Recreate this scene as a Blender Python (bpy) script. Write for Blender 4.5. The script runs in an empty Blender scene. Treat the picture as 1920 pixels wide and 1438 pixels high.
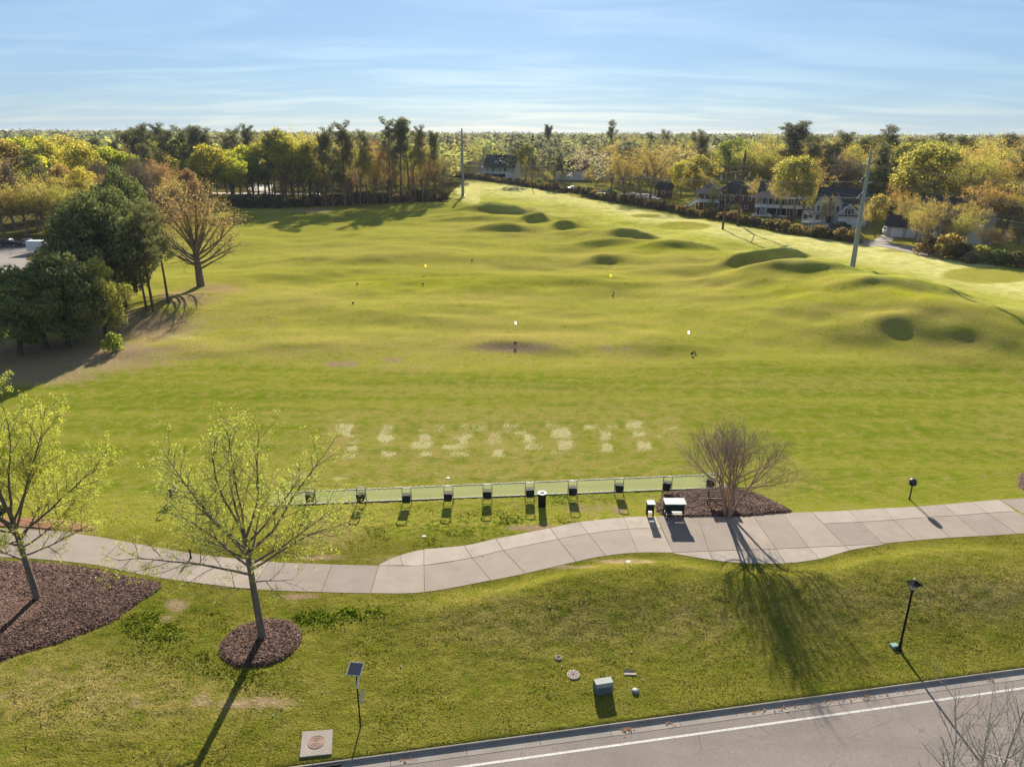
import bpy, bmesh, math, random
import numpy as np
from mathutils import Vector, Matrix

# ------------------------------------------------------------------ camera, sky, sun, exposure
SC = bpy.context.scene
COL = SC.collection
F_PX, CAM_H, HZ, ROLL = 1340.0, 23.6, 251.0, math.radians(0.3)
PITCH = math.atan((719 - HZ) / F_PX)
SUN_EL, SUN_AZ = math.radians(22.0), math.radians(0.0)      # sun straight ahead of the camera (+Y)

cam_d = bpy.data.cameras.new('camera')
cam_d.sensor_fit = 'HORIZONTAL'; cam_d.sensor_width = 36.0; cam_d.lens = 36.0 * F_PX / 1920.0
cam_d.clip_start = 0.5; cam_d.clip_end = 20000
cam = bpy.data.objects.new('camera', cam_d); COL.objects.link(cam)
cam.matrix_world = Matrix.Translation((0, 0, CAM_H)) @ Matrix.Rotation(math.pi / 2 - PITCH, 4, 'X') @ Matrix.Rotation(ROLL, 4, 'Z')
SC.camera = cam

world = bpy.data.worlds.new('World'); SC.world = world; world.use_nodes = True
wn, wl = world.node_tree.nodes, world.node_tree.links
bg = wn['Background']; bg.inputs['Strength'].default_value = 0.05
sky = wn.new('ShaderNodeTexSky'); sky.sky_type = 'NISHITA'; sky.sun_disc = False
sky.sun_elevation = SUN_EL; sky.sun_rotation = SUN_AZ
sky.air_density = 1.0; sky.dust_density = 0.15; sky.ozone_density = 3.0; sky.altitude = 10
tc = wn.new('ShaderNodeTexCoord'); sep = wn.new('ShaderNodeSeparateXYZ')
wl.new(tc.outputs['Generated'], sep.inputs[0])
zadd = wn.new('ShaderNodeMath'); zadd.operation = 'ADD'; zadd.inputs[1].default_value = 0.10; wl.new(sep.outputs['Z'], zadd.inputs[0])
zmax = wn.new('ShaderNodeMath'); zmax.operation = 'MAXIMUM'; zmax.inputs[1].default_value = 0.05; wl.new(zadd.outputs[0], zmax.inputs[0])
dx = wn.new('ShaderNodeMath'); dx.operation = 'DIVIDE'; wl.new(sep.outputs['X'], dx.inputs[0]); wl.new(zmax.outputs[0], dx.inputs[1])
dy = wn.new('ShaderNodeMath'); dy.operation = 'DIVIDE'; wl.new(sep.outputs['Y'], dy.inputs[0]); wl.new(zmax.outputs[0], dy.inputs[1])
cmb = wn.new('ShaderNodeCombineXYZ'); wl.new(dx.outputs[0], cmb.inputs[0]); wl.new(dy.outputs[0], cmb.inputs[1])
mp = wn.new('ShaderNodeMapping'); mp.inputs['Scale'].default_value = (0.55, 1.5, 1); mp.inputs['Rotation'].default_value = (0, 0, 0.12)
wl.new(cmb.outputs[0], mp.inputs[0])
cn = wn.new('ShaderNodeTexNoise'); cn.inputs['Scale'].default_value = 1.1; cn.inputs['Detail'].default_value = 8; cn.inputs['Roughness'].default_value = 0.56
cn.inputs['Distortion'].default_value = 0.5
wl.new(mp.outputs[0], cn.inputs['Vector'])
cr = wn.new('ShaderNodeMapRange'); cr.interpolation_type = 'SMOOTHSTEP'
cr.inputs['From Min'].default_value = 0.40; cr.inputs['From Max'].default_value = 0.68; cr.inputs['To Min'].default_value = 0.0; cr.inputs['To Max'].default_value = 0.85
wl.new(cn.outputs['Fac'], cr.inputs['Value'])
cmx = wn.new('ShaderNodeMix'); cmx.data_type = 'RGBA'
cg = wn.new('ShaderNodeMix'); cg.data_type = 'RGBA'; cg.blend_type = 'MULTIPLY'; cg.inputs['Factor'].default_value = 1.0
cg.inputs['B'].default_value = (1.55, 1.32, 1.12, 1)          # thin cirrus whitens and brightens the sky behind it alike everywhere
wl.new(sky.outputs[0], cg.inputs['A']); wl.new(cg.outputs['Result'], cmx.inputs['B'])
wl.new(cr.outputs['Result'], cmx.inputs['Factor']); wl.new(sky.outputs[0], cmx.inputs['A'])
gr = wn.new('ShaderNodeMix'); gr.data_type = 'RGBA'; gr.blend_type = 'MULTIPLY'; gr.inputs['Factor'].default_value = 1.0
gr.inputs['B'].default_value = (0.19, 0.25, 0.335, 1); wl.new(cmx.outputs['Result'], gr.inputs['A'])
vl = wn.new('ShaderNodeMix'); vl.data_type = 'RGBA'; vl.blend_type = 'ADD'; vl.inputs['Factor'].default_value = 1.0
vl.inputs['B'].default_value = (1.62, 2.16, 2.95, 1); wl.new(gr.outputs['Result'], vl.inputs['A'])   # even thin high haze
wl.new(vl.outputs['Result'], bg.inputs['Color'])

sun_d = bpy.data.lights.new('sun', 'SUN'); sun_d.energy = 5.0; sun_d.angle = math.radians(0.55); sun_d.color = (1.0, 0.93, 0.80)
sun = bpy.data.objects.new('sun', sun_d); COL.objects.link(sun)
sun.rotation_euler = (-(math.pi / 2 - SUN_EL), 0, -SUN_AZ)     # light travels from +Y down towards the camera

SC.view_settings.view_transform = 'Standard'; SC.view_settings.look = 'None'
SC.view_settings.exposure = 1.54; SC.view_settings.gamma = 1.0; SC.view_settings.use_curve_mapping = False
SC.render.engine = 'CYCLES'
SC.cycles.use_denoising = True
SC.cycles.max_bounces = 6; SC.cycles.diffuse_bounces = 3; SC.cycles.transmission_bounces = 4; SC.cycles.transparent_max_bounces = 8
SC.cycles.sample_clamp_indirect = 5.0

# ------------------------------------------------------------------ helpers
RNG = np.random.default_rng(7)
random.seed(11)
_cr, _sr, _cp, _sp = math.cos(ROLL), math.sin(ROLL), math.cos(PITCH), math.sin(PITCH)

def ray(px, py):
    x, y = (px - 960) / F_PX, (719 - py) / F_PX
    x, y = x * _cr - y * _sr, x * _sr + y * _cr
    return (x, _cp + y * _sp, -_sp + y * _cp)

def flat(px, py, z=0.0):
    d = ray(px, py); t = (z - CAM_H) / d[2]
    return (d[0] * t, d[1] * t)

def to_px(x, y, z):
    """numpy: world -> photo pixel (used only to look up ground colours from a site survey list)"""
    zz = z - CAM_H
    fw = y * _cp - zz * _sp; up = y * _sp + zz * _cp
    fw = np.maximum(fw, 0.1)
    u, v = x / fw, up / fw
    u2, v2 = u * _cr + v * _sr, -u * _sr + v * _cr
    return 960 + u2 * F_PX, 719 - v2 * F_PX

def sstep(a, b, x):
    t = np.clip((x - a) / (b - a), 0, 1); return t * t * (3 - 2 * t)

def vnoise(x, y, seed=0):
    """cheap vectorised value noise"""
    xi, yi = np.floor(x).astype(np.int64), np.floor(y).astype(np.int64)
    xf, yf = x - xi, y - yi
    def h(a, b):
        n = (a * 374761393 + b * 668265263 + seed * 974711) & 0x7fffffff
        n = ((n ^ (n >> 13)) * 1274126177) & 0x7fffffff
        return ((n ^ (n >> 16)) & 0xffff) / 65535.0
    u, v = xf * xf * (3 - 2 * xf), yf * yf * (3 - 2 * yf)
    return (h(xi, yi) * (1 - u) + h(xi + 1, yi) * u) * (1 - v) + (h(xi, yi + 1) * (1 - u) + h(xi + 1, yi + 1) * u) * v

def fbm(x, y, seed=0, o=3):
    s, a, t = 0, 0.5, 0
    for i in range(o):
        s = s + a * vnoise(x * 2 ** i, y * 2 ** i, seed + i * 17); t += a; a *= 0.5
    return s / t

# ------------------------------------------------------------------ terrain height
KY0, KSL = 23.13, 0.176                                     # kerb line y = KY0 + KSL x
KDIR = Vector((1, KSL, 0)).normalized()
KNOR = Vector((-KDIR.y, KDIR.x, 0))                         # away from the road
def kerb_d(x, y):                                           # >0 lawn side, <0 road side
    return (y - KY0 - KSL * x) / math.sqrt(1 + KSL * KSL)

# (photo px of the foot of the bump, half width m, depth towards camera m, depth away m, height m)
MOUNDS = [
    (1530, 545, 9, 5, 9, 1.7), (1560, 555, 12, 7, 12, 1.0), (1145, 466, 6, 3.5, 8, 1.5),
    (935, 402, 8, 2.8, 10, 2.4), (1150, 503, 6, 3.0, 5, .8), (1260, 480, 9, 5, 9, 1.2),
    (1310, 503, 8, 5, 9, 1.1), (880, 413, 10, 5, 10, 0.8), (945, 438, 7, 3, 6, 0.8), (1545, 562, 8, 5.5, 7, 1.1), (1640, 588, 9, 6.5, 7, 1.4), (1745, 618, 9, 7, 7, 1.4), (1690, 590, 6, 3, 6, .6), (1800, 600, 7, 4, 8, .7), (1600, 600, 6, 3.5, 6, .5),
    (1855, 652, 9, 7, 7, 1.3), (1950, 672, 9, 7, 7, 1.4), (1880, 705, 8, 5, 6, .3), (1990, 690, 8, 6, 8, .7), (1690, 640, 6, 5, 6, 0.9), (1010, 470, 10, 5, 10, 0.8), (820, 455, 12, 6, 12, 0.6), (660, 470, 16, 6, 14, 0.7),
    (1280, 478, 5, 2.2, 6, 1.3), (950, 440, 5, 2, 6, 1.1), (880, 416, 7, 2.6, 8, 1.2), (1100, 452, 5, 2.4, 7, 1.2), (1250, 520, 6, 2.5, 6, .8), (1560, 548, 6, 2.6, 7, 1.1), (1490, 560, 6, 2.6, 6, .7), (1650, 590, 6, 2.6, 6, .8), (1130, 545, 7, 3, 6, .6), (1400, 570, 7, 3, 6, .6), (1700, 660, 6, 3, 6, .6), (1560, 610, 6, 3, 6, .5), (780, 480, 8, 3, 8, .6), (620, 500, 9, 3.5, 8, .6), (930, 560, 8, 3, 7, .5), (760, 610, 8, 3, 6, .5), (520, 580, 7, 3, 6, .45), (1150, 620, 7, 3, 6, .4), (850, 585, 7, 3, 6, .4), (700, 500, 10, 4, 10, 0.5), (860, 500, 12, 5, 10, 0.7), (560, 528, 12, 5, 10, 0.6), (830, 530, 10, 4, 8, 0.6), (1010, 540, 10, 5, 10, 0.6), (700, 575, 10, 5, 10, 0.5),
    (965, 668, 5.0, 2.8, 3.2, 0.85), (1245, 668, 6.5, 2.4, 5, 0.55), (330, 672, 7, 2.2, 4, 0.55), (560, 668, 6, 2.5, 5, 0.4), (620, 610, 8, 4, 8, 0.5), (1060, 590, 8, 4, 8, 0.5),
    (1380, 600, 8, 5, 8, 0.7), (1500, 640, 10, 6, 9, 0.6), (450, 600, 8, 4, 8, 0.4), (1780, 1180, 5, 2.6, 3.0, 0.50), (1240, 1170, 5.0, 2.6, 3.0, 0.62), (950, 1190, 5, 2.6, 3.0, 0.45), (1560, 1160, 4.5, 2.6, 2.8, 0.35), (1905, 1140, 4, 2, 3, 0.5)]
_M = []
for (px, py, w, dn, df, h) in MOUNDS:
    fx, fy = flat(px, py); _M.append((fx, fy + dn * 1.3, w, dn, df, h))
PITS = []                                                   # grassy hollows cut into the mounds
for (px, py, w, d, h, rim) in [(1444, 525, 5.6, 3.4, 1.4, 2.4), (1192, 458, 5.6, 3.2, .8, 1.8), (1010, 419, 4.4, 3.4, .9, 2.0), (1066, 435, 4.4, 3.4, .6, 1.6), (1150, 499, 5.4, 2.2, .3, .55), (930, 401, 8, 4.5, .1, .7)]:
    fx, fy = flat(px, py); PITS.append((fx, fy - .3, w * .72, d * .8, h)); _M.append((fx, fy + d * 1.05, w * .72, d * .62, 7, rim)); _M.append((fx, fy + d * 2.0, w * 1.7, d * 1.7, 9, rim * .35))

PEX, PEY = zip(*[flat(*p) for p in [(-380, 1030), (-190, 1036), (20, 1045), (183, 1060), (342, 1089), (470, 1104), (602, 1110), (695, 1112), (796, 1110), (920, 1088), (985, 1075), (1080, 1053), (1136, 1042), (1196, 1036), (1262, 1037), (1336, 1050), (1404, 1056), (1472, 1056), (1536, 1048), (1593, 1032), (1657, 1021), (1718, 1013), (1840, 1005), (1975, 997), (2360, 976)]])
def height(x, y):
    x = np.asarray(x, float); y = np.asarray(y, float)
    z = np.zeros(np.broadcast(x, y).shape)
    x0, y0 = x, y; wq = sstep(58, 75, y)
    x = x0 + wq * (fbm(x0 / 6.5, y0 / 6.5, 51, 2) - .5) * 6.5; y = y0 + wq * (fbm(x0 / 6.5, y0 / 6.5, 57, 2) - .5) * 4.5      # uneven outlines
    for (cx, cy, w, dn, df, h) in _M:
        d = np.where(y < cy, dn, df)
        e = ((x - cx) / w) ** 2 + ((y - cy) / d) ** 2
        z = z + h * np.exp(-0.5 * np.minimum(e, 60) ** 1.15)
    for (cx, cy, w, d, h) in PITS:
        e = ((x - cx) / w) ** 2 + ((y - cy) / d) ** 2
        z = z - h * np.exp(-0.7 * np.minimum(e, 8) ** 2)
    x, y = x0, y0
    far = sstep(58, 95, y) * (1 - sstep(330, 420, y)) * (1 - sstep(60, 95, np.abs(x + 8)))
    z = z + far * ((fbm(x / 16, y / 13, 3, 2) - 0.5) * 1.5 + (fbm(x / 5.5, y / 4.5, 9, 2) - 0.5) * 0.42)
    near = sstep(0.2, 2.0, kerb_d(x, y))
    z = np.where(y < 48, z * near * sstep(0.3, 2.6, np.interp(x, PEX, PEY) - y), z)
    tuft = (fbm(x / 0.42, y / 0.34, 21, 2) - 0.5)
    pd = np.interp(x, PEX, PEY) - y
    z = z + 0.075 * np.clip(tuft, -.3, 0.22) * near * np.where(pd > 0, .12 + .88 * sstep(.1, 1.0, pd), .12 + .88 * sstep(5.5, 7.5, -pd)) * (1 - sstep(46, 70, y))
    k = kerb_d(x, y)
    z = z - 0.45 * np.clip((0.02 - k) / 0.30, 0, 1) * (y < 60)
    return z

import bisect
GRID = {}
def hz_at(x, y):
    xs, ys, Z = GRID['xs'], GRID['ys'], GRID['Z']
    i = min(max(bisect.bisect(xs, x) - 1, 0), len(xs) - 2); j = min(max(bisect.bisect(ys, y) - 1, 0), len(ys) - 2)
    u, v = (x - xs[i]) / (xs[i + 1] - xs[i]), (y - ys[j]) / (ys[j + 1] - ys[j])
    return float((Z[j, i] * (1 - u) + Z[j, i + 1] * u) * (1 - v) + (Z[j + 1, i] * (1 - u) + Z[j + 1, i + 1] * u) * v)

def gp(px, py):
    """photo pixel -> point on the terrain"""
    z = 0.0
    for _ in range(8):
        x, y = flat(px, py, z); z = 0.5 * z + 0.5 * hz_at(x, y)
    x, y = flat(px, py, z)
    return Vector((x, y, hz_at(x, y)))

def tag(o, label=None, cat=None, group=None, kind=None):
    if label: o['label'] = label
    if cat: o['category'] = cat
    if group: o['group'] = group
    if kind: o['kind'] = kind
    return o

def empty(name, loc, rz=0.0, label=None, cat=None, group=None, kind=None):
    o = bpy.data.objects.new(name, None); COL.objects.link(o)
    o.location = loc; o.rotation_euler = (0, 0, rz); o.empty_display_size = 0.3
    return tag(o, label, cat, group, kind)

def link_mesh(name, me, mat, parent=None):
    o = bpy.data.objects.new(name, me); COL.objects.link(o)
    if mat is not None:
        for m in (mat if isinstance(mat, (list, tuple)) else [mat]): me.materials.append(m)
    if parent is not None: o.parent = parent
    return o

def np_mesh(name, V, F, smooth=False):
    """V (n,3), F (m,k) with constant k"""
    me = bpy.data.meshes.new(name); V = np.asarray(V, np.float32); F = np.asarray(F, np.int32)
    k = F.shape[1]
    me.vertices.add(len(V)); me.vertices.foreach_set('co', V.ravel())
    me.loops.add(F.size); me.loops.foreach_set('vertex_index', F.ravel())
    me.polygons.add(len(F)); me.polygons.foreach_set('loop_start', np.arange(0, F.size, k, dtype=np.int32))
    me.polygons.foreach_set('loop_total', np.full(len(F), k, np.int32))
    if smooth: me.polygons.foreach_set('use_smooth', np.ones(len(F), bool))
    me.update(calc_edges=True); me.validate()
    return me

class MB:
    """collects shapes; build() links them as one mesh object"""
    def __init__(s): s.v = []; s.f = []
    def add(s, vs, fs):
        n = len(s.v); s.v += [tuple(v) for v in vs]; s.f += [tuple(i + n for i in f) for f in fs]; return s
    def box(s, cx, cy, cz, sx, sy, sz, rz=0.0, taper=1.0, M=None):
        vs = []
        for dz in (-.5, .5):
            k = taper if dz > 0 else 1.0
            for dx_, dy_ in ((-.5, -.5), (.5, -.5), (.5, .5), (-.5, .5)):
                x, y = dx_ * sx * k, dy_ * sy * k
                c, sn = math.cos(rz), math.sin(rz)
                p = Vector((cx + x * c - y * sn, cy + x * sn + y * c, cz + dz * sz))
                vs.append(M @ p if M else p)
        return s.add(vs, [(3, 2, 1, 0), (4, 5, 6, 7), (0, 1, 5, 4), (1, 2, 6, 5), (2, 3, 7, 6), (3, 0, 4, 7)])
    def bar(s, a, b, w, h=None):
        a, b = Vector(a), Vector(b); h = h or w
        d = (b - a).normalized(); up = Vector((0, 0, 1)) if abs(d.z) < 0.95 else Vector((0, 1, 0))
        r = d.cross(up).normalized(); u = r.cross(d)
        vs = [p + r * (i * w / 2) + u * (j * h / 2) for p in (a, b) for i, j in ((-1, -1), (1, -1), (1, 1), (-1, 1))]
        return s.add(vs, [(3, 2, 1, 0), (4, 5, 6, 7), (0, 1, 5, 4), (1, 2, 6, 5), (2, 3, 7, 6), (3, 0, 4, 7)])
    def tube(s, pts, rad, n=8, cap=True):
        pts = [Vector(p) for p in pts]
        rad = rad if isinstance(rad, (list, tuple)) else [rad] * len(pts)
        vs, fs = [], []; ref = None
        for i, p in enumerate(pts):
            d = (pts[min(i + 1, len(pts) - 1)] - pts[max(i - 1, 0)]).normalized()
            if ref is None: ref = Vector((1, 0, 0)) if abs(d.x) < 0.9 else Vector((0, 1, 0))
            r = (ref - d * ref.dot(d)).normalized(); ref = r; u = d.cross(r)
            for k in range(n):
                a = 2 * math.pi * k / n; vs.append(p + (r * math.cos(a) + u * math.sin(a)) * rad[i])
        for i in range(len(pts) - 1):
            for k in range(n):
                a, b = i * n + k, i * n + (k + 1) % n; fs.append((a, b, b + n, a + n))
        if cap: fs += [tuple(range(n - 1, -1, -1)), tuple(range((len(pts) - 1) * n, len(pts) * n))]
        return s.add(vs, fs)
    def lathe(s, prof, cx=0, cy=0, n=16):
        vs, fs = [], []; m = len(prof)
        for r, z in prof: vs += [(cx + max(r, 1e-3) * math.cos(2 * math.pi * i / n), cy + max(r, 1e-3) * math.sin(2 * math.pi * i / n), z) for i in range(n)]
        for j in range(m - 1):
            for i in range(n): a, b = j * n + i, j * n + (i + 1) % n; fs.append((a, b, b + n, a + n))
        return s.add(vs, fs + [tuple(range(n - 1, -1, -1)), tuple(range((m - 1) * n, m * n))])
    def prism(s, poly, z0, z1):
        n = len(poly)
        return s.add([(x, y, z0) for x, y in poly] + [(x, y, z1) for x, y in poly],
                     [tuple(range(n - 1, -1, -1)), tuple(range(n, 2 * n))] + [(i, (i + 1) % n, (i + 1) % n + n, i + n) for i in range(n)])
    def extr(s, prof, y0, y1):
        """profile in (x,z), swept along y"""
        n = len(prof)
        return s.add([(x, y0, z) for x, z in prof] + [(x, y1, z) for x, z in prof],
                     [tuple(range(n)), tuple(range(2 * n - 1, n - 1, -1))] + [((i + 1) % n, i, i + n, (i + 1) % n + n) for i in range(n)])
    def build(s, name, mat, parent=None, smooth=False, bevel=0.0, loc=None):
        me = bpy.data.meshes.new(name); me.from_pydata(s.v, [], s.f); me.update()
        bm = bmesh.new(); bm.from_mesh(me); bmesh.ops.recalc_face_normals(bm, faces=bm.faces)
        if bevel: bmesh.ops.bevel(bm, geom=bm.edges[:], offset=bevel, segments=2, affect='EDGES', profile=0.7)
        bm.to_mesh(me); bm.free()
        if smooth:
            for p in me.polygons: p.use_smooth = True
        o = link_mesh(name, me, mat, parent)
        if loc: o.location = loc
        return o

# ------------------------------------------------------------------ materials
class N:
    def __init__(s, name):
        s.m = bpy.data.materials.new(name); s.m.use_nodes = True; s.t = s.m.node_tree
        s.t.nodes.clear(); s.out = s.t.nodes.new('ShaderNodeOutputMaterial')
    def n(s, typ, **k):
        o = s.t.nodes.new(typ)
        for a, v in k.items():
            if a[0] == '_': o.inputs[a[1:].replace('_', ' ')].default_value = v
            else: setattr(o, a, v)
        return o
    def l(s, a, b): s.t.links.new(a, b)
    def noise(s, scale, detail=4, rough=0.55, vec=None, dist=0.0):
        o = s.n('ShaderNodeTexNoise'); o.inputs['Scale'].default_value = scale; o.inputs['Detail'].default_value = detail
        o.inputs['Roughness'].default_value = rough; o.inputs['Distortion'].default_value = dist
        if vec is None: vec = s.coord()
        s.l(vec, o.inputs['Vector']); return o.outputs['Fac']
    def coord(s, kind='Object', scale=None, rot=None):
        key = (kind, scale, rot)
        if not hasattr(s, '_c'): s._c = {}
        if key not in s._c:
            o = s.n('ShaderNodeTexCoord').outputs[kind]
            if scale:
                m = s.n('ShaderNodeMapping'); m.inputs['Scale'].default_value = scale
                if rot: m.inputs['Rotation'].default_value = rot
                s.l(o, m.inputs[0]); o = m.outputs[0]
            s._c[key] = o
        return s._c[key]
    def rng(s, v, a, b, c=0.0, d=1.0, smooth=False):
        o = s.n('ShaderNodeMapRange'); o.inputs['From Min'].default_value = a; o.inputs['From Max'].default_value = b
        o.inputs['To Min'].default_value = c; o.inputs['To Max'].default_value = d
        if smooth: o.interpolation_type = 'SMOOTHSTEP'
        s.l(v, o.inputs['Value']); return o.outputs['Result']
    def mix(s, f, a, b, mode='MIX'):
        o = s.n('ShaderNodeMix', data_type='RGBA', blend_type=mode)
        for sock, v in (('Factor', f), ('A', a), ('B', b)):
            if hasattr(v, 'is_output'): s.l(v, o.inputs[sock])
            elif sock == 'Factor': o.inputs[sock].default_value = v
            else: o.inputs[sock].default_value = (v[0], v[1], v[2], 1)
        return o.outputs['Result']
    def math(s, op, a, b=0.0):
        o = s.n('ShaderNodeMath', operation=op)
        for i, v in enumerate((a, b)):
            if hasattr(v, 'is_output'): s.l(v, o.inputs[i])
            else: o.inputs[i].default_value = v
        return o.outputs[0]
    def dim(s, col, k=0.83):
        return s.mix(1.0, col, (k, k, k), 'MULTIPLY')
    def diffuse(s, col, normal=None):
        col = s.dim(col)
        p = s.n('ShaderNodeBsdfDiffuse'); s.l(col, p.inputs['Color'])
        if normal: s.l(normal, p.inputs['Normal'])
        s.l(p.outputs[0], s.out.inputs['Surface']); return s.m
    def attr(s, name): return s.n('ShaderNodeAttribute', attribute_name=name).outputs['Fac']
    def bump(s, h, strength=0.5, dist=0.05):
        o = s.n('ShaderNodeBump'); o.inputs['Strength'].default_value = strength; o.inputs['Distance'].default_value = dist
        s.l(h, o.inputs['Height']); return o.outputs[0]
    def principled(s, col, rough=0.7, metal=0.0, normal=None, spec=0.3):
        p = s.n('ShaderNodeBsdfPrincipled')
        col = s.dim(col)
        for sock, v in (('Base Color', col), ('Roughness', rough)):
            if hasattr(v, 'is_output'): s.l(v, p.inputs[sock])
            else: p.inputs[sock].default_value = (v[0], v[1], v[2], 1) if sock == 'Base Color' else v
        p.inputs['Metallic'].default_value = metal; p.inputs['Specular IOR Level'].default_value = spec
        if normal: s.l(normal, p.inputs['Normal'])
        s.l(p.outputs[0], s.out.inputs['Surface']); return s.m

MAT = {}
def simple(name, col, rough=0.7, metal=0.0, var=0.15, scale=3.0, bump=0.0, spec=0.3):
    if name in MAT: return MAT[name]
    k = N(name); f = k.noise(scale, 5)
    c = k.mix(k.rng(f, 0.3, 0.7), [v * (1 - var) for v in col], [min(1, v * (1 + var)) for v in col])
    nb = k.bump(k.noise(scale * 12, 3), bump, 0.02) if bump else None
    MAT[name] = k.principled(c, rough, metal, nb, spec); return MAT[name]

# ------------------------------------------------------------------ ground sheet
def axis(parts):
    out = [parts[0][0]]
    for a, b, st in parts:
        n = max(1, round((b - a) / st)); out += list(a + (b - a) * (np.arange(1, n + 1) / n))
    return np.array(out)
gx = [0.0]; s = 90.0
side = []
while s < 9000: side.append(s); s *= 1.22
side.append(9000.0)
xs = axis([(-32, 32, 0.2)])
xp = axis([(32, 110, 0.62)])[1:]
xfar = np.array([v for v in side if v > 112])
xs = np.concatenate([-xfar[::-1], -xp[::-1], xs, xp, xfar])
yfar = []; s = 345.0
while s < 9000: yfar.append(s); s *= 1.12
yfar.append(9000.0)
ys = np.concatenate([[-600, -200, -80, -30, -5, 8, 14], axis([(18, 47, 0.18)]), axis([(47, 135, 0.45)])[1:], axis([(135, 335, 1.3)])[1:], yfar])
GX, GY = np.meshgrid(xs, ys)
GZ = height(GX, GY)
GRID.update(xs=list(xs), ys=list(ys), Z=GZ)
nx, ny = len(xs), len(ys)
idx = np.arange(nx * ny).reshape(ny, nx)
quads = np.stack([idx[:-1, :-1], idx[:-1, 1:], idx[1:, 1:], idx[1:, :-1]], -1).reshape(-1, 4)
gme = np_mesh('ground', np.stack([GX, GY, GZ], -1).reshape(-1, 3), quads, True)
PX, PY = to_px(GX.ravel(), GY.ravel(), GZ.ravel())
gxr, gyr = GX.ravel(), GY.ravel()
infr = (gyr > 5)

def blob(lst):
    m = np.zeros(len(PX))
    for (cx, cy, w, h, a) in lst:
        e = ((PX - cx) / w) ** 2 + ((PY - cy) / h) ** 2
        m = np.maximum(m, a * np.exp(-0.5 * np.minimum(e, 50) ** 1.3))
    return m * infr

def poly_y(pts):      # interpolated y of a photo line at each vertex
    return np.interp(PX, [p[0] for p in pts], [p[1] for p in pts])

tee_top = poly_y([(-400, 760), (100, 720), (185, 692), (420, 676), (600, 688), (900, 696), (1200, 686), (1400, 672), (1560, 672), (1920, 690), (2400, 700)])
lush = sstep(-6, 10, PY - tee_top) * (1 - sstep(890, 985, PY)) * infr
lush = np.maximum(lush, blob([(1270, 640, 70, 12, .8), (450, 410, 60, 18, .8), (640, 405, 120, 20, .7), (850, 390, 60, 12, .6), (790, 520, 160, 18, .55), (560, 440, 120, 25, .35), (1750, 800, 170, 60, .5), (300, 800, 120, 60, .6),
                              (1080, 1075, 170, 16, .55), (1700, 1050, 200, 14, .5), (330, 1100, 60, 14, .4), (200, 700, 200, 12, .5), (620, 1240, 120, 60, .3)]))
ridge = poly_y([(-400, 330), (842, 345), (868, 372), (960, 388), (1080, 402), (1180, 428), (1300, 452), (1420, 474), (1560, 500), (1700, 528), (1830, 560), (1960, 586), (2400, 690)])
hedge_l = poly_y([(-400, 300), (842, 330), (1000, 352), (1230, 398), (1480, 440), (1610, 456), (1760, 470), (1960, 520), (2400, 620)])
rough_strip = sstep(-14, 4, ridge - PY) * sstep(-2, 4, PY - hedge_l) * (PX > 838) * infr
greens = blob([(1282, 424, 46, 7.5, 1.0), (1212, 405, 30, 3.5, .8), (1855, 516, 80, 14, 1.0), (1330, 445, 40, 5, .4), (1690, 470, 60, 6, .6)])
greens = sstep(0.42, 0.62, greens)
crest = np.exp(-0.5 * ((PY - ridge + 6) / 11) ** 2) * (PX > 900) * infr
straw = rough_strip * (1 - 0.95 * greens) * (1 - 0.75 * crest)
straw = np.maximum(straw, blob([(900, 365, 60, 8, .6)]))
yell = np.maximum(crest * 0.9, blob([(1340, 465, 160, 12, .5), (1650, 545, 200, 14, .7), (790, 530, 220, 14, .4)]))
dry = blob([(520, 660, 90, 14, .7), (760, 690, 60, 10, .6), (960, 640, 160, 26, .7), (1180, 660, 60, 16, .6), (420, 600, 80, 20, .5), (1000, 440, 60, 10, .5), (880, 430, 60, 10, .4), (1100, 480, 70, 12, .5), (1230, 500, 60, 10, .5), (1330, 530, 70, 12, .5), (1520, 580, 80, 12, .5), (1650, 620, 80, 16, .5), (1800, 640, 80, 16, .5), (600, 900, 120, 16, .5), (880, 730, 260, 10, .35), (1500, 720, 200, 12, .3), (640, 820, 34, 40, .9), (725, 825, 32, 36, .7), (795, 830, 32, 36, .7), (865, 828, 34, 34, .7), (932, 826, 30, 36, .8), (995, 826, 30, 34, .6), (1055, 826, 30, 34, .8), (1138, 820, 26, 34, .6), (1200, 820, 28, 34, .7), (1258, 812, 22, 34, .7), (900, 780, 320, 14, .5), (560, 640, 140, 16, .5), (900, 560, 120, 12, .4), (1290, 560, 120, 14, .4), (700, 470, 140, 14, .35), (1000, 500, 140, 14, .4), (900, 870, 330, 50, .55), (760, 650, 300, 22, .55), (1100, 640, 120, 20, .6), (420, 545, 50, 12, .9), (330, 655, 120, 18, .9), (240, 640, 120, 30, .9), (150, 1300, 170, 60, .75), (420, 1310, 100, 30, .6),
            (620, 1000, 60, 26, .8), (1450, 900, 60, 30, .5), (1000, 1170, 160, 45, .45), (1560, 1130, 90, 40, .45), (1840, 1110, 100, 34, .8), (1740, 1130, 60, 28, .6), (1300, 1160, 90, 40, .5), (1560, 470, 200, 10, .3), (960, 600, 200, 14, .4), (560, 560, 90, 22, .5),
            (1290, 490, 60, 14, .5), (1440, 490, 90, 12, .55), (1600, 540, 80, 16, .5), (1740, 590, 120, 18, .5), (1900, 800, 60, 40, .3), (1160, 770, 200, 18, .4), (1010, 395, 80, 8, .5), (1180, 440, 70, 8, .5)])
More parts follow.
